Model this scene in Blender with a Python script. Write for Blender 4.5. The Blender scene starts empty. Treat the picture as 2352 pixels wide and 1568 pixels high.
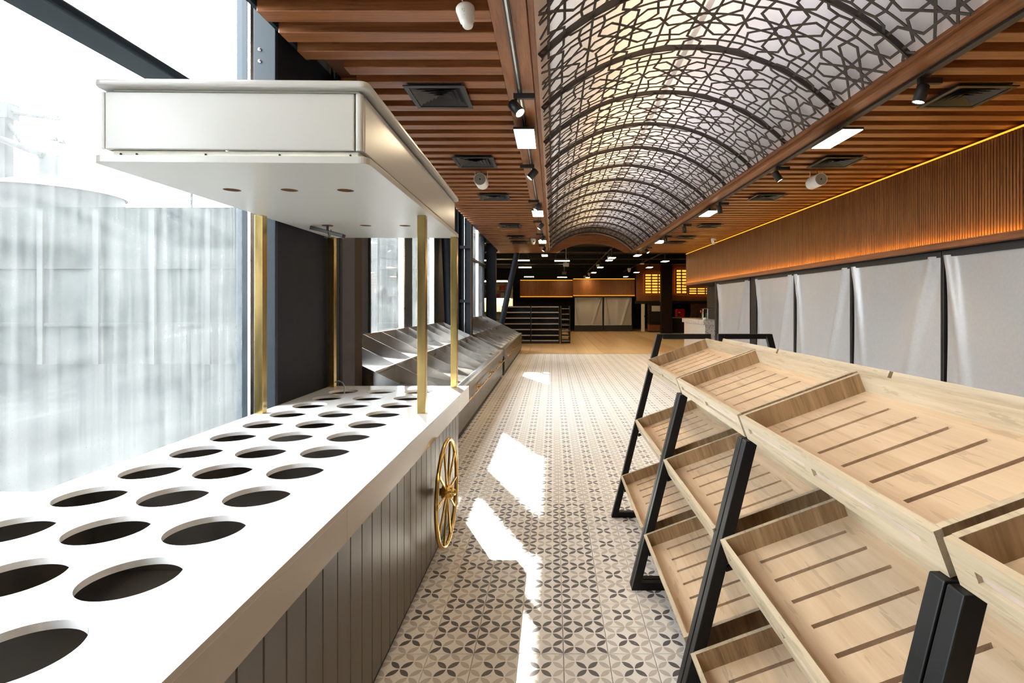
import bpy, bmesh, math, random
from mathutils import Vector, Matrix
random.seed(7)
R = math.radians
PI = math.pi
scn = bpy.context.scene
col = scn.collection
F, CX, CY, EYE = 1233.0, 1270.0, 700.0, 1.55      # focal length and vanishing point in pixels of a 2352 wide frame

# ------------------------------------------------------------------ camera
cd = bpy.data.cameras.new('camera'); cam = bpy.data.objects.new('camera', cd); col.objects.link(cam)
cd.sensor_width = 36.0; cd.lens = 36.0 * F / 2352
cd.shift_x = (1176 - CX) / 2352; cd.shift_y = (CY - 784) / 2352
cd.clip_start = 0.02; cd.clip_end = 300
cam.location = (0, 0, EYE); cam.rotation_euler = (R(90), 0, 0)
scn.camera = cam

# ------------------------------------------------------------------ sky, sun, exposure
w = bpy.data.worlds.new('sky'); scn.world = w; w.use_nodes = True
nt = w.node_tree; bg = nt.nodes['Background']
bg.inputs[0].default_value = (0.95, 0.975, 1.0, 1); bg.inputs[1].default_value = 12.0
sd = bpy.data.lights.new('sun', 'SUN'); so = bpy.data.objects.new('sun', sd); col.objects.link(so)
sd.energy = 17.0; sd.angle = R(0.7); sd.color = (1, 0.95, 0.86)
SUN = Vector((0.587, -1.338, -1.0))
so.rotation_euler = SUN.to_track_quat('-Z', 'Y').to_euler()
scn.view_settings.view_transform = 'Standard'; scn.view_settings.look = 'None'
scn.view_settings.gamma = 1.0; scn.view_settings.exposure = 1.15; scn.view_settings.use_curve_mapping = False

def area(name, loc, sx, sy, energy, color, down=True, spread=180):
    l = bpy.data.lights.new(name, 'AREA'); o = bpy.data.objects.new(name, l); col.objects.link(o)
    l.shape = 'RECTANGLE'; l.size = sx; l.size_y = sy; l.energy = energy; l.color = color; l.spread = R(spread)
    o.location = loc
    if not down: o.rotation_euler = (R(180), 0, 0)
    return o
WARM = (1.0, 0.66, 0.34)
# unseen lamps added above the vault fabric to make it glow from behind
VL = [area('vault_fill_lamp', (0.75, y, 4.3), 0.8, 5.0, 32, (1.0, 0.70, 0.40)) for y in (2.5, 7.7, 12.9)]
VL += [area('vault_fill_lamp', (1.75, y, 4.3), 1.3, 5.0, 20, (0.95, 0.93, 1.0)) for y in (2.5, 7.7, 12.9)]

# ------------------------------------------------------------------ helpers
def S(c):
    f = lambda v: v / 12.92 if v <= 0.04045 else ((v + 0.055) / 1.055) ** 2.4
    return tuple(f(v / 255.0) for v in c) + (1.0,)

class MB:
    """collects faces; build() links them as one mesh object"""
    def __init__(s): s.v = []; s.f = []; s.sm = []
    def add(s, vs, fs, smooth=False, M=None):
        b = len(s.v)
        s.v += [tuple(M @ Vector(p)) if M else tuple(p) for p in vs]
        s.f += [tuple(b + i for i in f) for f in fs]; s.sm += [smooth] * len(fs)
        return s
    def box(s, x0, x1, y0, y1, z0, z1, M=None):
        x0, x1 = min(x0, x1), max(x0, x1); y0, y1 = min(y0, y1), max(y0, y1); z0, z1 = min(z0, z1), max(z0, z1)
        vs = [(x0,y0,z0),(x1,y0,z0),(x1,y1,z0),(x0,y1,z0),(x0,y0,z1),(x1,y0,z1),(x1,y1,z1),(x0,y1,z1)]
        return s.add(vs, [(0,3,2,1),(4,5,6,7),(0,1,5,4),(1,2,6,5),(2,3,7,6),(3,0,4,7)], M=M)
    def prism(s, pts, axis, a, b, M=None):
        """polygon extruded along an axis: pts in the other two coordinates, in order"""
        n = len(pts)
        def P(p, t):
            return {'x': (t, p[0], p[1]), 'y': (p[0], t, p[1]), 'z': (p[0], p[1], t)}[axis]
        vs = [P(p, a) for p in pts] + [P(p, b) for p in pts]
        ar = sum(pts[i][0] * pts[(i+1) % n][1] - pts[(i+1) % n][0] * pts[i][1] for i in range(n))
        flip = (ar > 0) != (axis == 'y')
        if b < a: flip = not flip
        c0, c1 = tuple(range(n)), tuple(range(n, 2*n))
        fs = [tuple(reversed(c0)) if flip else c0, c1 if flip else tuple(reversed(c1))]
        for i in range(n):
            j = (i + 1) % n
            q = (i, j, n + j, n + i)
            fs.append(q if flip else tuple(reversed(q)))
        return s.add(vs, fs, M=M)
    def tube(s, p0, p1, r0, r1=None, n=16, caps=True, M=None, smooth=True):
        r1 = r0 if r1 is None else r1
        p0, p1 = Vector(p0), Vector(p1); d = (p1 - p0).normalized()
        a = d.orthogonal().normalized(); b = d.cross(a)
        vs = [p0 + (a * math.cos(2*PI*i/n) + b * math.sin(2*PI*i/n)) * r0 for i in range(n)]
        vs += [p1 + (a * math.cos(2*PI*i/n) + b * math.sin(2*PI*i/n)) * r1 for i in range(n)]
        s.add(vs, [(i, (i+1) % n, n + (i+1) % n, n + i) for i in range(n)], smooth, M)
        if caps:
            s.add(vs[:n], [tuple(reversed(range(n)))], False, M); s.add(vs[n:], [tuple(range(n))], False, M)
        return s
    def path(s, pts, r, n=10, M=None):
        pts = [Vector(p) for p in pts]; vs = []
        for i, p in enumerate(pts):
            d = (pts[min(i+1, len(pts)-1)] - pts[max(i-1, 0)]).normalized()
            if i == 0: a = d.orthogonal().normalized()
            else: a = (a - d * a.dot(d)).normalized()
            b = d.cross(a)
            vs += [p + (a * math.cos(2*PI*k/n) + b * math.sin(2*PI*k/n)) * r for k in range(n)]
        fs = [(i*n+k, i*n+(k+1) % n, (i+1)*n+(k+1) % n, (i+1)*n+k) for i in range(len(pts)-1) for k in range(n)]
        fs += [tuple(reversed(range(n))), tuple(range((len(pts)-1)*n, len(pts)*n))]
        return s.add(vs, fs, True, M)
    def lathe(s, prof, n=24, M=None, smooth=True):
        """profile of (radius, z) turned about z"""
        m = len(prof); vs = []
        for r, z in prof: vs += [(r * math.cos(2*PI*k/n), r * math.sin(2*PI*k/n), z) for k in range(n)]
        fs = [(i*n+k, i*n+(k+1) % n, (i+1)*n+(k+1) % n, (i+1)*n+k) for i in range(m-1) for k in range(n)]
        return s.add(vs, fs, smooth, M)
    def torus(s, Rr, r, n=64, m=12, M=None):
        vs = [((Rr + r*math.cos(2*PI*j/m))*math.cos(2*PI*i/n), (Rr + r*math.cos(2*PI*j/m))*math.sin(2*PI*i/n), r*math.sin(2*PI*j/m)) for i in range(n) for j in range(m)]
        fs = [(i*m+j, ((i+1) % n)*m+j, ((i+1) % n)*m+(j+1) % m, i*m+(j+1) % m) for i in range(n) for j in range(m)]
        return s.add(vs, fs, True, M)
    def mesh(s, name, mat):
        me = bpy.data.meshes.new(name); me.from_pydata(s.v, [], s.f)
        if any(s.sm): me.polygons.foreach_set('use_smooth', s.sm)
        if mat: me.materials.append(mat)
        me.update(); return me
    def build(s, name, mat, parent=None, bevel=0, loc=None, segs=2):
        return link(name, s.mesh(name, mat), parent, bevel, loc, segs)

def link(name, me, parent=None, bevel=0, loc=None, segs=2):
    o = bpy.data.objects.new(name, me); col.objects.link(o)
    if parent is not None: o.parent = parent
    if loc is not None: o.location = loc
    if bevel:
        m = o.modifiers.new('bevel', 'BEVEL'); m.width = bevel; m.segments = segs; m.limit_method = 'ANGLE'; m.angle_limit = R(40)
    return o
def copy_one(src, parent=None, loc=None):
    o = src.copy(); col.objects.link(o)
    if parent is not None: o.parent = parent
    if loc is not None: o.location = loc
    return o
def tag(o, label, cat, group=None):
    o['label'] = label; o['category'] = cat
    if group: o['group'] = group
    return o
def thing(name, label, cat, loc=(0,0,0), rot=(0,0,0), group=None):
    o = bpy.data.objects.new(name, None); col.objects.link(o); o.location = loc; o.rotation_euler = rot
    o.empty_display_size = 0.05
    return tag(o, label, cat, group)
def copy_tree(root, label, group, loc, rot=None):
    r = root.copy(); col.objects.link(r); r.location = loc; r['label'] = label; r['group'] = group
    if rot is not None: r.rotation_euler = rot
    for ch in root.children:
        c = copy_one(ch, r)
        for g in ch.children: copy_one(g, c)
    return r
def struct(name, mb, mat, parent=None, bevel=0):
    o = mb.build(name, mat, parent, bevel)
    if parent is None: o['kind'] = 'structure'
    return o
def stuff(o): o['kind'] = 'stuff'; return o
def at(x, y, Y): return Vector(((x - CX) * Y / F, Y, EYE - (y - CY) * Y / F))

# ------------------------------------------------------------------ materials
class N:
    def __init__(s, name):
        s.m = bpy.data.materials.new(name); s.m.use_nodes = True; s.t = s.m.node_tree
        s.b = s.t.nodes['Principled BSDF']; s.out = s.t.nodes['Material Output']
    def n(s, typ, **kw):
        x = s.t.nodes.new(typ)
        for k, v in kw.items():
            if k.startswith('i_'): x.inputs[k[2:].replace('_', ' ')].default_value = v
            else: setattr(x, k, v)
        return x
    def l(s, a, b): s.t.links.new(a, b)
    def math(s, op, a, b=None, c=None):
        x = s.t.nodes.new('ShaderNodeMath'); x.operation = op
        for i, v in enumerate((a, b, c)):
            if v is None: continue
            if isinstance(v, (int, float)): x.inputs[i].default_value = v
            else: s.l(v, x.inputs[i])
        return x.outputs[0]
    def mix(s, fac, a, b):
        x = s.t.nodes.new('ShaderNodeMix'); x.data_type = 'RGBA'
        for i, v in ((0, fac), (6, a), (7, b)):
            if isinstance(v, (int, float)): x.inputs[i].default_value = v
            elif isinstance(v, tuple): x.inputs[i].default_value = v
            else: s.l(v, x.inputs[i])
        return x.outputs[2]
    def ramp(s, fac, stops):
        x = s.t.nodes.new('ShaderNodeValToRGB'); e = x.color_ramp.elements
        while len(e) < len(stops): e.new(0.5)
        for i, (p, c) in enumerate(stops): e[i].position = p; e[i].color = c if len(c) == 4 else c + (1,)
        s.l(fac, x.inputs[0]); return x.outputs[0]
    def coords(s, scale, rnd=True):
        tc = s.n('ShaderNodeTexCoord'); mp = s.n('ShaderNodeMapping'); mp.inputs['Scale'].default_value = scale
        if rnd:
            oi = s.n('ShaderNodeObjectInfo'); va = s.n('ShaderNodeVectorMath', operation='ADD')
            cb = s.n('ShaderNodeCombineXYZ'); r = s.math('MULTIPLY', oi.outputs['Random'], 13.0)
            for i in range(3): s.l(r, cb.inputs[i])
            s.l(tc.outputs['Object'], va.inputs[0]); s.l(cb.outputs[0], va.inputs[1]); s.l(va.outputs[0], mp.inputs[0])
        else: s.l(tc.outputs['Object'], mp.inputs[0])
        return mp.outputs[0]
    def noise(s, vec, scale, detail=4, rough=0.55, dist=0.0):
        x = s.n('ShaderNodeTexNoise'); x.inputs['Scale'].default_value = scale; x.inputs['Detail'].default_value = detail
        x.inputs['Roughness'].default_value = rough; x.inputs['Distortion'].default_value = dist
        s.l(vec, x.inputs['Vector']); return x.outputs['Fac']
    def bump(s, h, strength=0.2, dist=0.01):
        x = s.n('ShaderNodeBump'); x.inputs['Strength'].default_value = strength; x.inputs['Distance'].default_value = dist
        s.l(h, x.inputs['Height']); s.l(x.outputs[0], s.b.inputs['Normal'])

def plain(name, c, rough=0.5, metal=0.0, var=0.06, scale=9.0, coat=0.0, stretch=(1,1,1), spec=None):
    k = N(name); v = k.coords(stretch)
    f = k.noise(v, scale)
    d = tuple(max(0, x * (1 - var * 2.2)) for x in c[:3]) + (1,); e = tuple(min(1, x * (1 + var * 2.2)) for x in c[:3]) + (1,)
    k.l(k.ramp(f, [(0.3, d), (0.7, e)]), k.b.inputs['Base Color'])
    if var > .015: k.l(k.math('ADD', k.math('MULTIPLY', f, 0.16), rough - 0.08), k.b.inputs['Roughness'])
    else: k.b.inputs['Roughness'].default_value = rough; k.b.inputs['Base Color'].default_value = c; [k.t.links.remove(x) for x in list(k.b.inputs['Base Color'].links)]
    k.b.inputs['Metallic'].default_value = metal
    if coat: k.b.inputs['Coat Weight'].default_value = coat; k.b.inputs['Coat Roughness'].default_value = 0.08
    if spec is not None: k.b.inputs['Specular IOR Level'].default_value = spec
    return k.m

def wood(name, dark, mid, light, axis, fine=1.0, rough=0.45, contrast=1.0):
    """grain runs along the given axis of the object"""
    k = N(name)
    st = {'x': (0.5, 9, 9), 'y': (9, 0.5, 9), 'z': (9, 9, 0.5)}[axis]
    v = k.coords(tuple(a * fine for a in st))
    n1 = k.noise(v, 1.6, 5, 0.6, 1.2); n2 = k.noise(v, 9.0, 4, 0.6, 0.3)
    f = k.math('ADD', k.math('MULTIPLY', n1, 0.65), k.math('MULTIPLY', n2, 0.35))
    h = 0.17 * contrast
    c = k.ramp(f, [(0.5 - h, dark), (0.5, mid), (0.5 + h, light)])
    st2 = {'x': (5, 60, 60), 'y': (60, 7, 60), 'z': (60, 60, 7)}[axis]
    p = k.noise(k.coords(tuple(a * fine for a in st2)), 1.0, 2, 0.5)
    c = k.mix(k.math('MULTIPLY', k.math('LESS_THAN', p, 0.36), 0.30), c, tuple(x * 0.55 for x in dark[:3]) + (1,))
    k.l(c, k.b.inputs['Base Color']); k.b.inputs['Roughness'].default_value = rough
    k.bump(n2, 0.08, 0.004)
    return k.m

def emit(name, c, strength):
    k = N(name); e = k.n('ShaderNodeEmission'); e.inputs[0].default_value = c; e.inputs[1].default_value = strength
    k.l(e.outputs[0], k.out.inputs[0]); return k.m

def glass_mat(name, dust, tint=(0.93, 0.97, 0.97, 1)):
    k = N(name)
    tr = k.n('ShaderNodeBsdfTransparent'); tr.inputs[0].default_value = tint
    gl = k.n('ShaderNodeBsdfGlossy'); gl.inputs['Roughness'].default_value = 0.02
    lw = k.n('ShaderNodeFresnel'); lw.inputs[0].default_value = 1.45
    m1 = k.n('ShaderNodeMixShader'); k.l(k.math('MULTIPLY', lw.outputs[0], 0.8), m1.inputs[0]); k.l(tr.outputs[0], m1.inputs[1]); k.l(gl.outputs[0], m1.inputs[2])
    if dust <= 0: k.l(m1.outputs[0], k.out.inputs[0]); return k.m
    tc = k.n('ShaderNodeTexCoord')
    def mp(sc):
        x = k.n('ShaderNodeMapping'); x.inputs['Scale'].default_value = sc; k.l(tc.outputs['Object'], x.inputs[0]); return x.outputs[0]
    streak = k.noise(mp((1, 9, 0.35)), 2.0, 6, 0.65); cloud = k.noise(mp((1, 1, 1)), 1.7, 5, 0.6)
    spots = k.noise(mp((1, 1, 1)), 210, 2, 0.5); wipe = k.noise(mp((1, 0.5, 3.0)), 1.4, 4, 0.6, 1.5)
    f = k.math('ADD', k.math('MULTIPLY', streak, 0.5), k.math('ADD', k.math('MULTIPLY', cloud, 0.3), k.math('MULTIPLY', wipe, 0.35)))
    f = k.math('SUBTRACT', f, 0.37)
    f = k.math('MULTIPLY', f, dust * 4.0)
    f = k.math('ADD', f, k.math('MULTIPLY', k.math('GREATER_THAN', spots, 0.71), 0.16))
    f = k.math('MINIMUM', k.math('MAXIMUM', f, 0.03), 0.75)
    tl = k.n('ShaderNodeBsdfTranslucent'); tl.inputs[0].default_value = (0.15, 0.16, 0.16, 1)
    df = k.n('ShaderNodeBsdfDiffuse'); df.inputs[0].default_value = (0.30, 0.31, 0.31, 1)
    m2 = k.n('ShaderNodeMixShader'); m2.inputs[0].default_value = 0.5; k.l(tl.outputs[0], m2.inputs[1]); k.l(df.outputs[0], m2.inputs[2])
    m3 = k.n('ShaderNodeMixShader'); k.l(f, m3.inputs[0]); k.l(m1.outputs[0], m3.inputs[1]); k.l(m2.outputs[0], m3.inputs[2])
    k.l(m3.outputs[0], k.out.inputs[0]); return k.m

def tile_mat():
    k = N('printed_cement_tile'); g = k.n('ShaderNodeNewGeometry'); sp = k.n('ShaderNodeSeparateXYZ'); k.l(g.outputs['Position'], sp.inputs[0])
    u = k.math('DIVIDE', k.math('SUBTRACT', sp.outputs[0], 0.047), 0.05); v = k.math('DIVIDE', k.math('SUBTRACT', sp.outputs[1], 2.387), 0.05)
    iu, iv = k.math('FLOOR', u), k.math('FLOOR', v)
    fu = k.math('SUBTRACT', k.math('SUBTRACT', u, iu), 0.5); fv = k.math('SUBTRACT', k.math('SUBTRACT', v, iv), 0.5)
    par = k.math('FLOORED_MODULO', k.math('ADD', iu, iv), 2.0); sgn = k.math('SUBTRACT', 1.0, k.math('MULTIPLY', par, 2.0))
    sv = k.math('MULTIPLY', sgn, fv)
    a = k.math('ADD', fu, sv); b = k.math('ABSOLUTE', k.math('SUBTRACT', fu, sv))
    edge = k.noise(g.outputs['Position'], 120, 2); 
    lim = k.math('MULTIPLY', k.math('SUBTRACT', 1.0, k.math('DIVIDE', k.math('MULTIPLY', a, a), 0.80)), 0.36)
    pet = k.math('GREATER_THAN', lim, k.math('ADD', b, k.math('MULTIPLY', k.math('SUBTRACT', edge, 0.5), 0.05)))
    def midcell(i):
        m = k.math('FLOORED_MODULO', i, 4.0); return k.math('LESS_THAN', k.math('ABSOLUTE', k.math('SUBTRACT', m, 1.5)), 0.9)
    A = k.math('MULTIPLY', midcell(iu), midcell(iv))
    X, Y = sp.outputs[0], sp.outputs[1]
    inB = k.math('MULTIPLY', k.math('MULTIPLY', k.math('GREATER_THAN', X, -0.553), k.math('LESS_THAN', X, 0.247)), k.math('MULTIPLY', k.math('GREATER_THAN', Y, 2.387), k.math('LESS_THAN', Y, 4.187)))
    dark = k.math('ABSOLUTE', k.math('SUBTRACT', A, inB))
    wear = k.noise(g.outputs['Position'], 34, 5, 0.65); big = k.noise(g.outputs['Position'], 2.3, 4, 0.6)
    base = k.ramp(big, [(0.3, S((238, 232, 224))), (0.7, S((249, 247, 243)))])
    pd = k.mix(k.math('GREATER_THAN', wear, 0.62), S((96, 92, 93)), S((132, 126, 122)))
    pl = k.mix(wear, S((194, 186, 178)), S((212, 205, 197)))
    c = k.mix(pet, base, k.mix(dark, pl, pd))
    tint = k.n('ShaderNodeObjectInfo')
    c = k.mix(k.math('MULTIPLY', k.math('GREATER_THAN', k.noise(g.outputs['Position'], 55, 3), 0.70), 0.35), c, S((150, 128, 100)))
    k.l(c, k.b.inputs['Base Color'])
    k.l(k.math('ADD', k.math('MULTIPLY', wear, 0.25), 0.30), k.b.inputs['Roughness'])
    return k.m

M = {}
M['white_quartz'] = plain('white_quartz', S((246, 246, 246)), 0.10, var=0.01, coat=0.5)
M['quartz_shaded'] = plain('shaded_quartz_edge', S((164, 150, 134)), 0.16, var=0.01, coat=0.4)  # white quartz, darkened and warmed to paint the shade on the fascia
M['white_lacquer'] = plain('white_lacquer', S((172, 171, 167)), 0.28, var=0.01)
M['white_edge'] = plain('raw_white_strip', S((226, 224, 208)), 0.55, var=0.05)
M['brass'] = plain('brushed_brass', (0.52, 0.38, 0.15, 1), 0.22, 1.0, 0.10, 3, stretch=(6, 6, 0.6))
M['gold'] = plain('polished_brass', (0.80, 0.52, 0.16, 1), 0.16, 1.0, 0.05)
M['plank'] = plain('taupe_painted_plank', S((90, 82, 72)), 0.34, 0.35, 0.05, 3, stretch=(4, 4, 0.5))
M['inside'] = plain('dark_cabinet_inside', S((84, 78, 72)), 0.5)
M['inside_pale'] = plain('pale_shelf_board', S((170, 140, 112)), 0.6)
M['steel'] = plain('brushed_steel', (0.47, 0.46, 0.45, 1), 0.30, 1.0, 0.05, 2.0, stretch=(3, 1, 3))
M['black_steel'] = plain('black_steel', S((13, 13, 15)), 0.45, 0.0, 0.10, spec=0.3)
M['black_plastic'] = plain('black_plastic', S((34, 34, 36)), 0.45)
M['black'] = plain('black_paint', S((18, 17, 17)), 0.6)
M['blue_steel'] = plain('blue_grey_steel', S((31, 41, 49)), 0.5, 0.0, 0.06, 4, spec=0.25)
M['charcoal'] = plain('charcoal_panel', S((22, 27, 34)), 0.6, 0.0, 0.04, spec=0.2)
M['brown_metal'] = plain('dark_brown_metal', S((50, 38, 31)), 0.6, spec=0.12)
M['alu'] = plain('aluminium', (0.75, 0.78, 0.80, 1), 0.3, 1.0)
M['white_plastic'] = plain('white_plastic', S((232, 230, 224)), 0.4, var=0.01)
M['grey_mesh'] = plain('grey_grille', S((150, 152, 146)), 0.7, var=0.02)
M['lattice'] = plain('bronze_lattice', S((58, 50, 44)), 0.5, 0.0, 0.05)
M['slat'] = wood('ceiling_wood', S((110, 64, 33)), S((146, 91, 53)), S((166, 109, 67)), 'x', 1.0, 0.42)
M['slat_y'] = wood('beam_wood', S((110, 64, 34)), S((144, 91, 55)), S((164, 110, 69)), 'y', 1.0, 0.42)
M['board'] = plain('dark_board', S((84, 46, 22)), 0.7)
M['clad'] = wood('wall_slat_wood', S((98, 58, 26)), S((128, 78, 36)), S((146, 95, 48)), 'z', 1.2, 0.5)
M['clad_y'] = wood('ledge_wood', S((104, 60, 30)), S((136, 82, 42)), S((160, 100, 54)), 'y', 1.0, 0.5)
M['oak'] = wood('pale_oak', S((160, 143, 116)), S((188, 171, 144)), S((204, 190, 166)), 'y', 1.3, 0.5, 1.2)
M['oak_floor'] = wood('pale_oak_base', S((178, 150, 118)), S((203, 176, 145)), S((218, 194, 164)), 'y', 0.7, 0.5, 1.3)
M['oak_end'] = wood('oak_end_board', S((124, 98, 68)), S((164, 134, 98)), S((190, 162, 126)), 'z', 1.2, 0.5, 1.0)
M['slot_brown'] = plain('brown_slot_backing', S((112, 76, 50)), 0.6)
M['label_strip'] = plain('pale_pink_strip', S((196, 178, 166)), 0.4)
M['blind'] = plain('grey_blind_fabric', S((180, 181, 184)), 0.40, 0.3, 0.02, 30)
M['terrazzo'] = None
k = N('terrazzo'); g = k.n('ShaderNodeNewGeometry'); vo = k.n('ShaderNodeTexVoronoi'); vo.inputs['Scale'].default_value = 28; k.l(g.outputs['Position'], vo.inputs['Vector'])
sx_ = k.n('ShaderNodeSeparateColor'); k.l(vo.outputs['Color'], sx_.inputs[0])
chip = k.math('MULTIPLY', k.math('GREATER_THAN', sx_.outputs[0], 0.60), k.math('LESS_THAN', vo.outputs['Distance'], 0.42))
k.l(k.mix(chip, S((205, 198, 190)), k.mix(sx_.outputs[1], S((70, 66, 62)), S((170, 150, 130)))), k.b.inputs['Base Color']); k.b.inputs['Roughness'].default_value = 0.3
M['terrazzo'] = k.m
M['tile'] = tile_mat()
M['grout'] = plain('sand_grout', S((176, 156, 128)), 0.8)
M['tile_far'] = plain('beige_floor_tile', S((206, 172, 126)), 0.32, 0.0, 0.05, 1.2)
M['tile_pale'] = plain('pale_floor_tile', S((226, 202, 160)), 0.35, 0.0, 0.04, 1.2)
M['led_white'] = emit('lit_led_panel', (1.0, 0.80, 0.52, 1), 20)
M['led_far'] = emit('lit_led_far', (1.0, 0.68, 0.33, 1), 32)
M['led_amber'] = emit('lit_amber_strip', (1.0, 0.60, 0.10, 1), 24)
M['led_amber_soft'] = emit('lit_amber_cove', (1.0, 0.40, 0.03, 1), 0.85)
M['spot_face'] = emit('lit_spot_lens', (1.0, 0.82, 0.55, 1), 14)
M['shelf_glow'] = emit('emissive_shelf_back', (1.0, 0.40, 0.05, 1), 0.8)
M['glass_dusty'] = glass_mat('dusty_window_glass', 0.46)
M['glass_clear'] = glass_mat('window_glass', 0.0)
M['hoard'] = plain('pale_hoarding', S((44, 47, 48)), 0.8, 0, 0.10, 1.0, stretch=(1.6, 1, 0.3), spec=0.0)
M['road'] = plain('pale_road', S((36, 38, 39)), 0.9, 0, 0.10, 0.6, spec=0.0)
M['far_grey'] = plain('hazy_grey', S((20, 22, 24)), 0.9)
M['far_pale'] = plain('hazy_pale_grey', S((26, 28, 30)), 0.9)
for nm_, c_ in (('seam', (0.66, 0.68, 0.76, 1)), ('fabric', (0.86, 0.84, 0.83, 1))):
  k = N('stretched_fabric_' + nm_)
  tl = k.n('ShaderNodeBsdfTranslucent'); tl.inputs[0].default_value = c_
  k.b.inputs['Base Color'].default_value = (0.80, 0.78, 0.77, 1); k.b.inputs['Roughness'].default_value = 0.14
  mx = k.n('ShaderNodeMixShader'); mx.inputs[0].default_value = 0.45
  k.bump(k.noise(k.coords((1, 1, 1), False), 1.3, 2), 0.06, 0.05)
  k.l(k.b.outputs[0], mx.inputs[1]); k.l(tl.outputs[0], mx.inputs[2]); k.l(mx.outputs[0], k.out.inputs[0])
  M[nm_] = k.m


# ================================================================== FLOOR
def in_foot(x, y):
    if x < -0.75 and y < 4.3: return True
    if x < -1.16 and y < 18.0: return True
    return False
floor = struct('floor', MB().box(-2.4, 12, -4, 36, -0.10, -0.012), M['grout'])
X0, Y0, T, G = 0.047, 2.387, 0.2, 0.0015
tiles = []
for i in range(-13, 22):
    for j in range(-32, 74):
        x, y = X0 + i * T, Y0 + j * T
        if y + T > 17.06 or x + T > 4.45 or x < -2.4: continue
        tiles.append((x, y))
def visible_size(t):
    x, y = t[0] + T/2, t[1] + T/2
    if y < 1.6 or in_foot(x, y): return 0
    px, py = CX + F * x / y, CY + F * EYE / y
    if px < 0 or px > 2352 or py > 1640: return 0
    if x > 0.60 and y < 4.0: return 0
    if x > 0.6 and x < 0.6 + (y - 4) * 0.05: pass
    if px > 1500 - (y - 4) * 1 and y > 4.0 and py > 800: return 0
    return 1.0 / y ** 3
tiles.sort(key=visible_size, reverse=True)
def tile_geo(mb, x, y):
    a, b, c = G, T - G, 0.0025
    mb.add([(x+a, y+a, -0.012), (x+b, y+a, -0.012), (x+b, y+b, -0.012), (x+a, y+b, -0.012),
            (x+a, y+a, -c*0.5), (x+b, y+a, -c*0.5), (x+b, y+b, -c*0.5), (x+a, y+b, -c*0.5),
            (x+a+c, y+a+c, 0), (x+b-c, y+a+c, 0), (x+b-c, y+b-c, 0), (x+a+c, y+b-c, 0)],
           [(0,1,5,4),(1,2,6,5),(2,3,7,6),(3,0,4,7),(4,5,9,8),(5,6,10,9),(6,7,11,10),(7,4,8,11),(8,9,10,11)])
t1 = MB(); tile_geo(t1, 0, 0); tme = t1.mesh('floor_tile', M['tile'])
for n_, (x, y) in enumerate(tiles[:300]):
    link('floor_tile', tme, floor, loc=(x, y, random.uniform(-0.0006, 0)))
rest = MB()
for x, y in tiles[300:]: tile_geo(rest, x, y)
stuff(rest.build('floor_tile_field', M['tile'], floor))
far, pale = MB(), MB()
for i in range(-6, 30):
    for j in range(0, 47):
        x, y = -2.4 + i * 0.4, 17.06 + j * 0.4
        if x > 11.5 or y > 35.5: continue
        (pale if 4.15 < x < 5.6 + (y - 17) * 0.02 else far).box(x + .003, x + .397, y + .003, y + .397, -0.011, 0)
stuff(far.build('plain_tile_field', M['tile_far'], floor)); stuff(pale.build('pale_tile_field', M['tile_pale'], floor))
struct('wall_back_sill', MB().box(-6, -2.4, 18.6, 36, -0.10, 0), M['tile_far']).name = 'floor_annex'

# ================================================================== WALLS
struct('wall_right', MB().box(5.05, 5.2, -4, 17.6, 0, 4.4), M['black'])
struct('wall_rear', MB().box(-2.6, 5.2, -4.2, -4.0, 0, 4.4), plain('rear_wall_paint', S((150, 140, 128)), 0.8))
struct('wall_far', MB().box(-6, 12, 35, 35.2, 0, 4.4), M['black'])
struct('wall_far_right', MB().box(12, 12.2, 17.4, 35.2, 0, 4.4), M['black'])
struct('wall_far_left', MB().box(-6.2, -6, 18.5, 35.2, 0, 4.4), M['black'])
struct('wall_return_right', MB().box(5.2, 12.2, 17.4, 17.6, 0, 4.4), M['black'])
struct('wall_return_left', MB().box(-6.2, -2.45, 18.5, 18.6, 0, 4.4), M['charcoal'])
struct('roof', MB().box(-2.41, 12.2, -4.2, 35.2, 4.4, 4.5).box(-6.2, -2.41, 18.5, 35.2, 4.4, 4.5), M['black'])
struct('ceiling_far', MB().box(-6, 12, 17.62, 35, 3.9, 3.95), M['black'])

XW = -2.4
wl = struct('wall_left', MB().box(XW - .012, XW, 4.24, 18.5, 3.93, 4.4).box(XW - .05, XW, -4, 18.5, 0, 0.10), M['charcoal'])
def wl_part(name, mb, mat, bevel=0): return mb.build(name, M[mat], wl, bevel)
PIER = -1.79
wl_part('pier_panel', MB().box(-1.93, PIER, 3.485, 4.50, 0, 4.38), 'charcoal')
wl_part('column_flange', MB().box(-1.925, PIER + .006, 3.45, 3.48, 0, 4.38), 'blue_steel', 0.003)
wl_part('pier_edge_strip', MB().box(-1.84, PIER + .004, 4.505, 4.56, 0, 4.38), 'charcoal', 0.004)
for z in (3.19, 3.115):
    Mt = Matrix.Translation((-1.883, 3.45, z)) @ Matrix.Rotation(R(90), 4, 'X')
    wl_part('bolt', MB().lathe([(0, 0.0), (0.0115, 0.0), (0.0115, 0.004), (0.006, 0.005), (0.006, 0.012), (0, 0.012)], 12, Mt), 'alu')
wl_part('brown_column', MB().box(-1.93, -1.805, 4.9, 5.08, 0, 3.9), 'brown_metal', 0.004)
wl_part('wall_panel', MB().box(XW - .04, XW, 4.24, 6.5, 0.1, 3.68), 'charcoal')
wl_part('mullion', MB().box(XW - .06, XW + .03, 6.50, 6.545, 0.1, 3.68), 'alu', 0.004)
wl_part('wall_panel', MB().box(XW - .04, XW - .005, 6.55, 7.01, 0.1, 3.68), 'blue_steel')
wl_part('mullion', MB().box(XW - .06, XW + .01, 7.01, 7.06, 0.1, 3.68), 'black_steel', 0.004)
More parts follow.
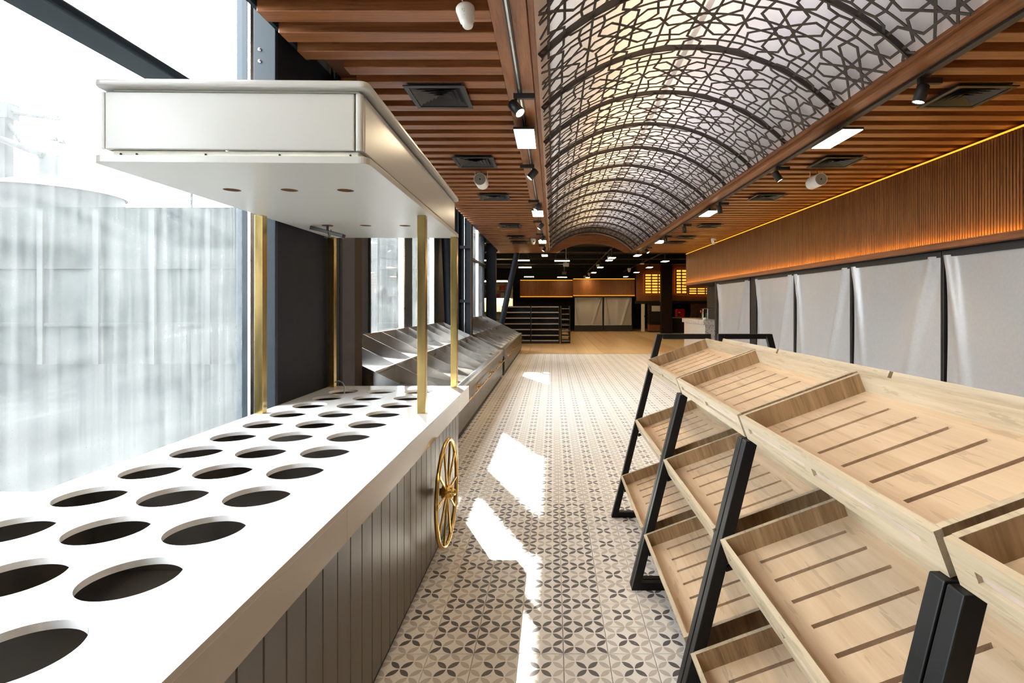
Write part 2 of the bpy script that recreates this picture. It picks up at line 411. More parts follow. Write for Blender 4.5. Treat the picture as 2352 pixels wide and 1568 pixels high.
wl_part('mullion', MB().box(XW - .07, XW + .02, 8.58, 8.64, 0.1, 3.935), 'alu', 0.004)
wl_part('wall_panel', MB().box(XW - .04, XW - .005, 8.65, 9.18, 0.1, 3.935), 'blue_steel')
wl_part('mullion', MB().box(XW - .07, XW + .02, 10.75, 10.80, 0.1, 3.935), 'alu', 0.004)
wl_part('wall_panel', MB().box(XW - .04, XW - .005, 10.80, 15.7, 0.1, 3.935), 'blue_steel')
wl_part('mullion', MB().box(XW - .07, XW + .02, 17.15, 17.22, 0.1, 3.935), 'alu', 0.004)
wl_part('mullion', MB().box(XW - .09, XW + .04, 18.42, 18.52, 0, 3.9), 'blue_steel', 0.004)
wl_part('mullion', MB().box(XW - .065, XW + .02, 4.18, 4.24, 0.1, 4.38), 'blue_steel', 0.004); wl_part('mullion', MB().box(XW + .021, XW + .045, 4.18, 4.24, 0.1, 4.38), 'alu', 0.002)
wl_part('wall_panel', MB().box(XW - .10, XW, -4.0, 0.1, 0.1, 4.38), 'charcoal'); wl_part('wall_panel', MB().box(XW - .10, XW, 1.2, 2.199, 0.1, 4.38), 'charcoal')
wl_part('transom', MB().box(XW + .001, -2.2, -1.0, 4.18, 2.872, 2.926), 'blue_steel', 0.012)
wl_part('mullion', MB().box(XW - .065, XW + .02, 2.20, 2.30, 0.1, 4.38), 'blue_steel', 0.004)
wl_part('transom', MB().box(XW - .10, XW + .02, 7.06, 8.58, 2.96, 3.05), 'blue_steel', 0.006)
wl_part('transom', MB().box(XW - .10, XW + .02, 9.18, 10.75, 2.96, 3.05), 'blue_steel', 0.006)
wl_part('transom', MB().box(XW - .08, XW + .03, 15.7, 18.42, 2.88, 2.95), 'blue_steel', 0.006)
XG = lambda y0: XW - .02
for i, (y0, y1, z0, z1, m) in enumerate([(2.30, 4.18, 0.1, 2.90, 'glass_dusty'), (2.30, 4.18, 2.90, 4.38, 'glass_clear'), (7.06, 8.58, 0.1, 2.96, 'glass_dusty'),
        (7.06, 8.58, 3.05, 3.9, 'glass_clear'), (9.18, 10.75, 0.1, 2.96, 'glass_dusty'), (9.18, 10.75, 3.05, 3.9, 'glass_clear'), (0.1, 1.2, 0.1, 2.90, 'glass_dusty'), (0.1, 1.2, 2.90, 4.38, 'glass_clear'), (15.72, 17.15, 0.1, 3.9, 'glass_dusty'), (17.22, 18.42, 0.1, 3.9, 'glass_dusty')]):  # panes beside the camera are unseen, added to brighten racks and canopy front
    struct('window_%d' % (i + 1), MB().add([(XG(y0), y0, z0), (XG(y0), y1, z0), (XG(y0), y1, z1), (XG(y0), y0, z1)], [(0, 1, 2, 3)]), M[m])
# conduits and columns along the window wall
for x, y, zb in ((-1.777, 4.27, 3.14), (-1.777, 4.43, 3.18)):
    o = MB().path([(x, y, 2.1), (x, y, zb - .15), (x, y, zb), (x + .006, y + .012, zb + .06), (x + .01, y + .03, zb + .2), (x + .01, y + .03, 4.0)], 0.011).tube((x, y, zb - .06), (x, y, zb + .0), .014).build('service_conduit', M['black_steel'])
    tag(o, 'dark conduit pipe rising behind the white canopy, ' + ('nearer the window column' if y < 4.3 else 'farther from the window column'), 'pipe', 'service conduits by the window column')

def slanted_column(name, label, pt, pb, r):
    o = MB().tube(pb, pt, r, n=24).build(name, M['blue_steel'] if r < .095 else M['charcoal'])
    tag(o, label, 'column')
slanted_column('round_column', 'grey round column leaning right, beyond the second steel bin', (-1.118, 18.5, 3.9), (-1.973, 18.5, 0), 0.10)
slanted_column('round_column', 'blue grey round column leaning left, behind the first steel bin', (-2.32, 11.44, 3.9), (-2.17, 11.44, 0), 0.09)
t = thing('steel_column', 'dark steel column with white conduit between the two steel bins', 'column', (-1.87, 11.45, 0))
MB().box(-.15, .15, .06, .08, 0, 3.9).build('web_plate', M['charcoal'], t)
MB().box(-.15, -.125, -.09, .09, 0, 3.9).build('flange', M['charcoal'], t, .003); MB().box(.12, .15, -.09, .09, 0, 3.9).build('flange', M['brown_metal'], t, .003)
for z in (1.6, 2.75): MB().box(-.125, .12, -.03, .06, z, z + .06).build('stiffener', M['charcoal'], t)
MB().tube((-.02, .03, .1), (-.02, .03, 3.85), .012).build('conduit', M['alu'], t)
t = thing('steel_column', 'dark square column beyond the last left window', 'column', (-2.19, 19.1, 0))
MB().box(-.17, .17, -.17, .17, 0, 3.9).build('shaft', M['charcoal'], t, .01); MB().box(-.2, .2, -.2, .2, 0, .02).build('base_plate', M['black_steel'], t)

# ================================================================== OUTSIDE
struct('ground', MB().box(-70, XW - .05, -30, 120, -0.3, -0.1), M['road'])
t = thing('site_hoarding', 'pale grey hoarding wall seen through the dusty window', 'fence', (0, 15.0, -0.1))
MB().box(-40, -2.9, 0, .06, 0, 4.38).build('hoarding_sheet', M['hoard'], t)
pm = MB().box(-.08, .08, -.1, 0, 0, 4.3).mesh('post', plain('hoarding_post', S((36, 39, 41)), .8))
for i in range(24): link('post', pm, t, loc=(-3.4 - i * 1.55, 0, 0))
for z in (1.05, 2.65): MB().box(-40, -2.9, -.06, 0, z, z + .10).build('rail', M['hoard'], t)
t = thing('grain_silo', 'hazy pale round silo with a cone roof beyond the hoarding', 'building', (-56.2, 60, 0))
MB().lathe([(6.6, 0), (6.6, 13.9)], 40).build('drum', M['far_grey'], t); MB().lathe([(6.9, 13.8), (1.0, 16.0), (1.0, 18.2), (0, 18.4)], 40).build('cone_roof', M['far_pale'], t)
t = thing('conveyor_tower', 'hazy conveyor tower with sloping gantry beside the silo', 'tower', (-61.3, 60, 0))
MB().box(-.55, .55, -.5, .5, 0, 23.2).build('mast', M['far_pale'], t); MB().box(-1.0, 1.0, -.7, .7, 22.3, 24.0).build('head_house', M['far_grey'], t)
MB().tube((-2.5, -1, 20.9), (5.4, -1, 18.0), .35, n=8).build('gantry', M['far_grey'], t); MB().tube((.3, 0, 22.0), (2.0, 0, 19.4), .16, n=8).build('brace', M['far_pale'], t)
MB().tube((-12, 0, 24.8), (6, 0, 22.4), .3, n=8).build('upper_gantry', M['far_pale'], t)
o = MB().box(-48, -33.5, 30, 34, 0, 6.6).build('shed', M['far_grey']); tag(o, 'low hazy grey shed behind the hoarding at the window edge', 'building')
o = MB().path([at(20, 262, 60), at(130, 304, 60), at(210, 335, 60), at(300, 374, 60), at(438, 428, 60)], .035, 6).build('overhead_cable', M['far_grey']); tag(o, 'thin sagging cable crossing the white sky outside', 'cable')
p = at(440, 424, 60)
o = MB().tube((p.x, 60, -.1), (p.x, 60, p.z + .6), .14, n=10).build('cable_pole', M['far_grey']); tag(o, 'hazy outdoor pole holding the cable behind the canopy', 'pole')
for n_, px in enumerate((126, 143)):
    p = at(px, 306 + n_ * 6, 60)
    t = thing('cable_lamp', ('left' if n_ == 0 else 'right') + ' one of the two small lamps hanging on the outdoor cable', 'lamp', p, group='lamps on the outdoor cable')
    MB().box(-.40, .40, -.2, .2, -.22, 0).build('hood', M['far_grey'], t); MB().lathe([(.12, -.22), (.32, -.8)], 12).build('shade', M['far_grey'], t)

# ================================================================== CEILING
ZC = 3.25
ceil = struct('ceiling', MB().box(-1.717, -0.153, -3.9, 17.5, ZC + .14, ZC + .18).box(2.567, 5.05, -3.9, 17.5, ZC + .14, ZC + .18), M['board'])
sl_w = 0.123
def slat_mesh(x0, x1): return MB().box(x0, x1, 0, sl_w, 0, 0.14).mesh('ceiling_slat', M['slat'])
mL, mLs, mR = slat_mesh(-1.717, -0.365), slat_mesh(-1.50, -0.365), slat_mesh(2.78, 4.62)
n0 = -28
ys = [3.108 + 0.247 * i for i in range(n0, 59) if 3.108 + .247 * i + sl_w < 17.45]
for y in ys:
    short = 3.80 < y < 4.3
    o = link('ceiling_slat', mLs if short else mL, ceil, .004, (0, y, ZC), 1)
    o = link('ceiling_slat', mR, ceil, .004, (0, y, ZC), 1)
tb = struct('trim_1', MB().box(-0.365, -0.153, -3.9, 17.5, ZC - .006, ZC + .14), M['slat_y'], bevel=.003)
MB().box(-.152, -.112, -3.9, 17.5, ZC + .035, ZC + .11).build('edge_moulding', M['slat_y'], tb, .004)
tb2 = struct('trim_2', MB().box(2.567, 2.78, -3.9, 17.5, ZC - .006, ZC + .14), M['slat_y'], bevel=.003)
MB().box(2.526, 2.566, -3.9, 17.5, ZC + .035, ZC + .11).build('edge_moulding', M['slat_y'], tb2, .004)
struct('trim_3', MB().box(-1.80, -0.153, 17.5, 17.56, ZC, ZC + .35).box(2.567, 4.62, 17.5, 17.56, ZC, ZC + .35), M['slat'])
struct('trim_4', MB().box(-1.745, -1.719, -3.9, 3.80, ZC + .03, ZC + .16).box(-1.745, -1.719, 4.30, 17.5, ZC + .03, ZC + .16), M['blue_steel'])

# ---- the barrel vault
VX, VH, ZS, RISE = 1.21, 1.32, ZC + 0.06, 0.56
RV = (VH * VH + RISE * RISE) / (2 * RISE); ZR = ZS + RISE - RV; UM = RV * math.asin(VH / RV)
def VP(u, y, d=0.0):
    a = u / RV; r = RV - d
    return (VX + r * math.sin(a), y, ZR + r * math.cos(a))
vault = MB(); nu, VY0, VY1 = 48, -3.9, 17.5
for k_ in range(nu + 1):
    u = -UM * 1.02 + 2.04 * UM * k_ / nu
    vault.v += [VP(u, VY0), VP(u, VY1)]
vault.f = [(2*i, 2*i+1, 2*i+3, 2*i+2) for i in range(nu)]; vault.sm = [True] * nu
vo_ = struct('ceiling_vault', vault, M['fabric'])
sm2 = MB()
for u in (-.006, .02, .046): sm2.v += [VP(u - .02, VY0, .003), VP(u - .02, VY1, .003)]
sm2.f = [(0, 1, 3, 2), (2, 3, 5, 4)]; sm2.sm = [True] * 2
sm2.build('fabric_seam', M['seam'], vo_)
A_ = 0.33; HS = 0.176; WB = 0.020; TB = 0.006; DB = 0.030
def lattice_module():
    mb = MB()
    def bar(u0, y0, u1, y1, wid=WB):
        du, dy = u1 - u0, y1 - y0; L = math.hypot(du, dy)
        if L < 1e-6: return
        ex = wid * 0.32; tu, ty = du / L, dy / L
        u0 -= tu * ex; y0 -= ty * ex; u1 += tu * ex; y1 += ty * ex
        lim = UM - .004
        if abs(u1 - u0) > 1e-9:
            ts = sorted([(-lim - u0) / (u1 - u0), (lim - u0) / (u1 - u0)]); a, b = max(0, ts[0]), min(1, ts[1])
            if b <= a: return
            u0, y0, u1, y1 = u0 + (u1 - u0) * a, y0 + (y1 - y0) * a, u0 + (u1 - u0) * b, y0 + (y1 - y0) * b
        elif abs(u0) > lim: return
        n = max(1, int(abs(u1 - u0) / 0.07)); nx, ny = -ty * wid / 2, tu * wid / 2
        vs = []
        for i in range(n + 1):
            u, y = u0 + (u1 - u0) * i / n, y0 + (y1 - y0) * i / n
            vs += [VP(u + nx, y + ny, DB), VP(u - nx, y - ny, DB), VP(u - nx, y - ny, DB + TB), VP(u + nx, y + ny, DB + TB)]
        fs = []
        for i in range(n):
            b = 4 * i; fs += [(b+3, b+7, b+6, b+2), (b, b+4, b+7, b+3), (b+1, b+2, b+6, b+5), (b, b+1, b+5, b+4)]
        fs += [(0, 3, 2, 1), (4*n, 4*n+1, 4*n+2, 4*n+3)]
        mb.add(vs, fs)
    def poly(pts, c):
        for p, q in zip(pts[:-1], pts[1:]): bar(c + A_ * p[0], A_ * p[1], c + A_ * q[0], A_ * q[1])
    E = 1 + HS / A_
    for kc in range(-2, 3):
        c = kc * 2 * A_
        for k in range(8):
            a = k * PI / 4; ca, sa = math.cos(a), math.sin(a)
            rot = lambda p: (p[0] * ca - p[1] * sa, p[0] * sa + p[1] * ca)
            poly([rot(p) for p in ((1, 0), (.85, .22), (0, .20), (-.85, .22), (-1, 0))], c)
        for sx in (-1, 1):
            for sy in (-1, 1):
                q = lambda x, y: (sx * x, sy * y)
                poly([q(1, .65), q(.707, .707), q(.65, 1)], c)
                poly([q(1, 1.35), q(.707, 1.293), q(.65, 1)], c)
                poly([q(.707, 1.293), q(.43, 1.35), q(.30, E)], c)
                poly([q(0, 1), q(.22, 1.15), q(.22, E)], c)
            poly([(-1, sx), (1, sx)], c)
        poly([(1, -E), (1, E)], c)
        if kc == -2: poly([(-1, -E), (-1, E)], c)
    return mb.mesh('lattice_panel', M['lattice'])
lm = lattice_module()
rb = MB()
for i in range(41):
    u = (-UM + .004) + 2 * (UM - .004) * i / 40
    rb.v += [VP(u, -.009, .002), VP(u, .009, .002), VP(u, .009, .046), VP(u, -.009, .046)]
for i in range(40):
    b = 4 * i; rb.f += [(b, b+4, b+7, b+3), (b+1, b+2, b+6, b+5), (b+2, b+3, b+7, b+6), (b, b+1, b+5, b+4)]
rb.sm = [False] * len(rb.f); rm = rb.mesh('vault_rib', M['lattice'])
PM = 2 * A_ + 2 * HS
for n_ in range(-6, 14):
    yc = 4.28 + PM * n_
    if yc + PM / 2 > 17.6 or yc < -1.9: continue
    link('lattice_panel', lm, vo_, loc=(0, yc, 0)); link('vault_rib', rm, vo_, loc=(0, yc + PM / 2, 0))
# arched end board
pts = [VP(-UM + 2 * UM * i / 32, 0, 0)[::2] for i in range(33)]
inner = []
w2, pk, xc = 1.10, 0.30, 1.24; r2 = (w2 * w2 + pk * pk) / (2 * pk); z2 = ZC + pk - r2; a2 = math.asin(w2 / r2)
for i in range(25):
    a = a2 - 2 * a2 * i / 24; inner.append((xc + r2 * math.sin(a), z2 + r2 * math.cos(a)))
struct('trim_5', MB().prism([(-.153, ZC), (-.153, ZC + .06)] + [(p[0], p[1] + .02) for p in pts] + [(2.567, ZC + .06), (2.567, ZC)] + inner, 'y', 17.44, 17.5), M['slat'])

# ================================================================== RIGHT CLADDING
XR = 4.35
clad = struct('wall_cladding', MB().box(XR + .03, XR + .3, -3.9, 17.58, 2.172, 3.22), M['board'])
MB().box(XR - .07, XR + .03, -3.9, 17.58, 2.170, 2.228).build('ledge', M['clad_y'], clad, .004)
MB().box(XR - .07, XR - .064, -3.9, 17.58, 2.228, 2.240).build('ledge_lip', M['clad_y'], clad)
led1 = MB().box(XR - .055, XR - .04, -3.9, 17.56, 2.229, 2.232).build('light_strip', M['led_amber'], clad)
led2 = MB().box(XR - .002, XR + .028, -3.9, 17.56, 3.204, 3.218).build('light_strip', M['led_amber_soft'], clad)
sm_ = MB().box(XR, XR + .03, 0, .0255, 2.232, 3.20).mesh('wall_slat', M['clad'])
y, n_ = 4.75, 0; restc = MB()
while y < 17.55:
    if n_ < 300: link('wall_slat', sm_, clad, loc=(0, y, 0))
    else: restc.box(XR, XR + .03, y, y + .0255, 2.232, 3.20)
    y += .037; n_ += 1
y = 4.75 - .037
while y > 1.0: restc.box(XR, XR + .03, y, y + .0255, 2.232, 3.20); y -= .037
stuff(restc.build('wall_slat_run', M['clad'], clad))

# ================================================================== REFRIGERATED CASES
def blind_mesh(wd, z0, z1, seed, name='night_blind'):
    rnd = random.Random(seed); mb = MB(); nx, nz = 40, 24
    k1 = [(rnd.uniform(.2, .8), rnd.uniform(-.3, .3), rnd.uniform(.008, .022)) for _ in range(3)]
    for j in range(nz + 1):
        v = j / nz
        for i in range(nx + 1):
            s = i / nx
            dist = (1 - v)
            # soft diagonal pulls running down from the two top corners
            d = .075 * math.exp(-((s - (.06 + .30 * dist)) / .038) ** 2) * (0.35 + .65 * v)
            d += .065 * math.exp(-((s - (.97 - .14 * dist)) / .035) ** 2) * (0.35 + .65 * v)
            d += .010 * math.sin(PI * s) * (1 - v)
            for c_, tl_, am in k1: d += am * math.exp(-((s - c_ - tl_ * dist) / .07) ** 2) * .5
            edge = .022 * ((2 * s - 1) ** 4) * math.sin(PI * v)
            mb.v.append((-d + edge * 0.3, (s - .5) * (wd - .03 * math.sin(PI * v) ) + wd / 2, z0 + (z1 - z0) * v))
    for j in range(nz):
        for i in range(nx):
            a = j * (nx + 1) + i; mb.f.append((a, a + nx + 1, a + nx + 2, a + 1)); mb.sm.append(True)
    return mb.mesh(name, M['blind'])
def case(y0, y1, label, seed):
    t = thing('refrigerated_case', label, 'refrigerator', (4.45, y0, 0), group='blinded cases along the right wall')
    wd = y1 - y0
    MB().box(.03, .58, .005, wd - .005, .02, 2.15).build('cabinet', M['black'], t)
    MB().box(-.06, .03, .005, wd - .005, .02, .42).build('front_base', M['black_plastic'], t, .01)
    MB().box(-.03, .03, .005, wd - .005, 2.09, 2.165).build('header', M['black_plastic'], t, .004)
    MB().box(-.02, .03, .005, .025, .42, 2.09).build('side_post', M['black_plastic'], t); MB().box(-.02, .03, wd - .025, wd - .005, .42, 2.09).build('side_post', M['black_plastic'], t)
    link('night_blind', blind_mesh(wd - .07, .46, 2.108, seed), t, loc=(-.0, .035, 0))
    MB().box(-.015, .012, .04, wd - .04, .435, .462).build('pull_bar', M['alu'], t)
for i, (a, b, l) in enumerate([(2.36, 4.235, 'grey blinded cold case hidden behind the nearest tray rack'), (4.235, 6.11, 'cold case with grey pulled-down blind, cut by the photo edge'), (6.11, 7.985, 'cold case with grey blind, next to the one cut by the photo edge'),
        (7.985, 9.86, 'cold case with grey blind, middle of the row of five along the wall'), (9.86, 11.74, 'cold case with grey blind, just before the wide black gap'), (12.06, 14.48, 'cold case with grey blind at the far end, past the black gap')]):
    if i == 0: continue
    case(a, b, l, 30 + i)
struct('wall_gap_panel', MB().box(4.44, 5.05, 11.745, 12.055, 0, 2.16).box(4.42, 5.05, 14.49, 14.66, 0, 2.16), M['black'])
struct('trim_6', MB().box(4.40, 5.05, 1, 17.5, 2.1655, 2.171), M['black'])

# ================================================================== SERVING COUNTER
cnt = thing('serving_counter', 'long white counter with round pan holes, brass posts and canopy', 'counter', (0, 0, 0))
XL, XRc, YN, YF, ZT, TH = -1.784, -0.674, 0.30, 4.31, 0.90, 0.018
HX, HY, HR = [-1.574, -1.290, -1.006], [1.005 + .275 * i for i in range(12)], .1045
HY = [.73, .455] [::-1] + HY
def holed_slab():
    mb = MB(); n = 56; px, py = .142, .1375
    x0, x1 = HX[0] - px, HX[-1] + px; y0, y1 = HY[0] - py, HY[-1] + py
    def quad(a, b, c, d, z, up): mb.add([(a, c, z), (b, c, z), (b, d, z), (a, d, z)], [(0, 1, 2, 3) if up else (3, 2, 1, 0)])
    for z, up in ((ZT, True), (ZT - TH, False)):
        quad(XL, x0, YN, YF, z, up); quad(x1, XRc, YN, YF, z, up); quad(x0, x1, YN, y0, z, up); quad(x0, x1, y1, YF, z, up)
        for cx in HX:
            for cy in HY:
                ci, sq = [], []
                for i in range(n):
                    a = 2 * PI * i / n; c, s = math.cos(a), math.sin(a); ci.append((cx + HR * c, cy + HR * s, z))
                    f = min(px / abs(c) if abs(c) > 1e-6 else 9, py / abs(s) if abs(s) > 1e-6 else 9); sq.append((cx + f * c, cy + f * s, z))
                # put a vertex on each corner of the cell
                for sxx in (-1, 1):
                    for syy in (-1, 1):
                        a = math.atan2(syy * py, sxx * px) % (2 * PI); i = round(a / (2 * PI) * n) % n; sq[i] = (cx + sxx * px, cy + syy * py, z)
                fs = [(i, n + i, n + (i+1) % n, (i+1) % n) for i in range(n)]
                mb.add(ci + sq, fs if up else [tuple(reversed(f)) for f in fs])
    for cx in HX:
        for cy in HY:
            p = [(cx + HR * math.cos(2*PI*i/n), cy + HR * math.sin(2*PI*i/n)) for i in range(n)]
            mb.add([(a, b, ZT) for a, b in p] + [(a, b, ZT - TH) for a, b in p], [(i, (i+1) % n, n + (i+1) % n, n + i) for i in range(n)], True)
    mb.add([(XL, YN, ZT), (XL, YF, ZT), (XL, YF, ZT - TH), (XL, YN, ZT - TH)], [(0, 1, 2, 3)])
    return mb
holed_slab().build('worktop', M['white_quartz'], cnt)
MB().box(XRc - .02, XRc - .0003, YN, 1.7594, ZT - .124, ZT - .0004).build('edge_fascia', M['quartz_shaded'], cnt)
MB().box(XRc - .02, XRc - .0003, 1.7606, YF, ZT - .124, ZT - .0004).build('edge_fascia', M['quartz_shaded'], cnt)
MB().box(XL, XRc - .021, YF - .02, YF - .0003, ZT - .124, ZT - .031).build('edge_fascia', M['quartz_shaded'], cnt)
MB().box(-3.2 + .85, XL - .001, .30, 1.868, ZT - .03, ZT).build('side_worktop', M['white_quartz'], cnt)
MB().box(-2.30, XL - .05, .32, 1.84, 0, ZT - .031).build('side_cabinet', M['plank'], cnt)
pl = MB().box(0, .016, .0015, .1115, .06, ZT - .12).mesh('front_plank', M['plank'])
YE = 4.03
y = YE - .113
while y > .3:
    o = link('front_plank', pl, cnt, .003, (-.726, y, 0), 1); y -= .113
MB().box(-.745, -.728, .32, YE, .05, ZT - .124).build('front_backing', M['black'], cnt)
MB().box(-.77, -.735, .32, YE - .01, 0, .06).build('plinth', M['black_steel'], cnt)
MB().box(XL + .02, -.746, YE, YE + .02, .0, ZT - .031).build('end_panel', M['plank'], cnt)
MB().box(XL + .01, XL + .03, .32, YE, 0, ZT - .031).build('back_panel', M['inside'], cnt)
MB().box(XL + .03, -.746, .32, YE, .02, .05).build('cabinet_floor', M['inside'], cnt)
MB().box(XL + .03, -.746, .32, YE, .52, .535).build('inner_shelf', M['inside'], cnt)
for y in (1.15, 2.05, 2.95, 3.7): MB().box(XL + .031, -.746, y, y + .02, .536, ZT - .032).build('inner_divider', M['inside'], cnt)
for y in (1.10, 1.78): MB().box(-1.1, -.75, y, y + .05, .70, .73).build('inner_batten', M['inside_pale'], cnt)
MB().box(-.78, -.747, .34, YE - .01, ZT - .10, ZT - .034).build('inner_rail', M['inside_pale'], cnt)
# posts
bp = MB().box(-.025, .025, -.025, .025, ZT, 2.087).mesh('brass_post', M['brass'])
for x, y in ((-.785, 3.225), (-1.755, 3.225), (-.780, 4.245), (-1.752, 4.31 - .05)):
    link('brass_post', bp, cnt, .002, (x, y, 0))
# canopy (turned a little on its posts)
CR = R(1.3); MC = Matrix.Translation((-.700, 2.03, 0)) @ Matrix.Rotation(CR, 4, 'Z')
def rr(x0, x1, y0, y1, r, n=6):
    p = []
    for cx, cy, a0 in ((x1 - r, y0 + r, -90), (x1 - r, y1 - r, 0), (x0 + r, y1 - r, 90), (x0 + r, y0 + r, 180)):
        p += [(cx + r * math.cos(R(a0 + 90 * i / n)), cy + r * math.sin(R(a0 + 90 * i / n))) for i in range(n + 1)]
    return p
CW, CL = 1.03, 2.275
def plate(z0, z1): return MB().prism(rr(-CW, 0, 0, CL, .035), 'z', z0, z1, MC)
def canopy_holes():
    """lower plate with six round lamp holes"""
    bm = bmesh.new()
    hp = [(.245, .49), (.51, .49), (.77, .49), (.245, 1.61), (.50, 1.61), (.765, 1.61)]
    outer = rr(-CW, 0, 0, CL, .035); n = 28
    z0, z1 = 2.085, 2.112
    def loop(pts, z): return [bm.verts.new((p[0], p[1], z)) for p in pts]
    for z, up in ((z0, False), (z1, True)):
        edges = []
        lo = loop(outer, z)
        loops = [lo] + [loop([(-CW + h[0] + .038 * math.cos(2*PI*i/n), h[1] + .038 * math.sin(2*PI*i/n)) for i in range(n)], z) for h in hp]
        for L_ in loops:
            for i in range(len(L_)): edges.append(bm.edges.new((L_[i], L_[(i+1) % len(L_)])))
        bmesh.ops.triangle_fill(bm, edges=edges, use_beauty=True, normal=(0, 0, 1 if up else -1))
        if up: top = loops
        else: bot = loops
    for a, b in zip(bot, top):
        for i in range(len(a)):
            j = (i + 1) % len(a); bm.faces.new((a[i], a[j], b[j], b[i]))
    bmesh.ops.recalc_face_normals(bm, faces=bm.faces)
    me = bpy.data.meshes.new('canopy_soffit'); bm.to_mesh(me); bm.free(); me.transform(MC); me.materials.append(M['white_lacquer']); return me, hp
cme, hp = canopy_holes()
canopy = thing('canopy', '', ''); 
for k_ in ('label', 'category'): del canopy[k_]
canopy.parent = cnt
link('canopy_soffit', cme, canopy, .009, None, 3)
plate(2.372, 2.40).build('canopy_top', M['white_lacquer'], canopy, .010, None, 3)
MB().prism(rr(-CW + .045, -.045, .045, CL - .045, .01), 'z', 2.112, 2.14, MC).prism(rr(-CW + .045, -.045, .045, CL - .045, .01), 'z', 2.366, 2.372, MC).build('canopy_core', M['white_edge'], canopy)
# four side panels of the canopy box
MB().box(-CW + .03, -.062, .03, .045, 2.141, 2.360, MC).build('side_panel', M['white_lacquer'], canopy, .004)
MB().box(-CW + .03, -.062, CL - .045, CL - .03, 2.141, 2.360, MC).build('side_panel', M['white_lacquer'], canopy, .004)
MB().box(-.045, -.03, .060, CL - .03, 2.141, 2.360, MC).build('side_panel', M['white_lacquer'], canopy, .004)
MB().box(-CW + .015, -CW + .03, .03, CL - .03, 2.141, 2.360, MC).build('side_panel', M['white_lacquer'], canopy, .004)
MB().prism(rr(-.060, -.030, .030, .059, .013), 'z', 2.141, 2.360, MC).build('corner_post', M['white_lacquer'], canopy)
MB().box(-CW + .045, -.046, .046, CL - .046, 2.366, 2.368, MC).build('recess_strip', M['white_edge'], canopy)
for h in hp:
    o = MB().lathe([(.0376, 2.0865), (.0376, 2.135), (0, 2.135)], 24, MC @ Matrix.Translation((-CW + h[0], h[1], 0))).build('lamp_hole', plain('raw_chipboard', S((104, 72, 48)), .8) if h is hp[0] else bpy.data.materials['raw_chipboard'], canopy)
screw = MB().lathe([(.004, 0), (.004, .003), (0, .003)], 8, Matrix.Rotation(R(90), 4, 'X')).mesh('screw', M['brown_metal'])
for sx in (.06, .12, .38, .66, .93):
    p = MC @ Vector((-CW + sx + .02, .0435, 2.126)); link('screw', screw, canopy, loc=p)
# wheel
WC = Vector((-.63, 3.20, .435)); wh = thing('cart_wheel', 'x', 'x')
for k_ in ('label', 'category'): del wh[k_]
wh.parent = cnt; wh.location = WC
RW = Matrix.Rotation(R(90), 4, 'Y')
MB().torus(.305, .0125, 72, 12, RW).build('rim', M['gold'], wh)
sp = MB().tube((0, 0, .03), (0, 0, .298), .0072, n=10).mesh('spoke', M['gold'])
for i in range(10):
    o = link('spoke', sp, wh); o.rotation_euler = (2 * PI * (i + .5) / 10, 0, 0)
MB().lathe([(0, -.07), (.022, -.07), (.022, -.03), (.038, -.03), (.038, .018), (.024, .024), (.024, .034), (.016, .05), (.0, .056)], 24, RW).build('hub', M['gold'], wh)
nut = MB().lathe([(0, .02), (.008, .02), (.008, .0)], 8, RW).mesh('hub_nut', M['gold'])
for i in range(10):
    a = 2 * PI * (i + .5) / 10; link('hub_nut', nut, wh, loc=(.014, -.030 * math.sin(a), .030 * math.cos(a)))

# lamp hanging from the canopy
Lp = MC @ Vector((-CW + .245, 1.61, 2.085))
t = thing('bar_lamp', 'slim black bar lamp hanging tilted under the white canopy', 'lamp', Lp)
Mb = Matrix.Translation((.0, 0, -.045)) @ Matrix.Rotation(R(15), 4, 'Y') @ Matrix.Rotation(R(-12), 4, 'Z')
MB().box(-.13, .13, -.016, .016, -.012, .014, Mb).build('housing', M['black_plastic'], t, .004); MB().box(-.124, .124, -.012, .012, -.0135, -.0123, Mb).build('diffuser', plain('warm_diffuser', S((226, 186, 140)), .5), t)
MB().path([(0, 0, .012), (.004, -.004, -.02), (.012, -.02, -.05), (.018, -.024, -.075), (.005, -.022, -.088), (-.014, -.02, -.08)], .0028, 8).path([(.03, -.02, -.03), (.038, -.022, -.055), (.02, -.02, -.083), (0, -.018, -.085)], .0025, 8).build('cable', M['black_plastic'], t)
MB().lathe([(0, -.003), (.034, -.003), (.034, 0), (0, 0)], 20).build('hole_cover', plain('red_brown_cover', S((84, 48, 40)), .5), t); MB().tube((0, 0, -.04), (0, 0, -.002), .008).build('stem', M['black_plastic'], t)
o = MB().path([(-1.72, 4.24, .94), (-1.68, 4.21, .955), (-1.63, 4.16, .945), (-1.59, 4.10, .925), (-1.578, 4.06, .88), (-1.575, 4.04, .80)], .005, 8).build('power_cable', M['grey_mesh']); tag(o, 'grey cable from the rear left brass post into a pan hole', 'cable')

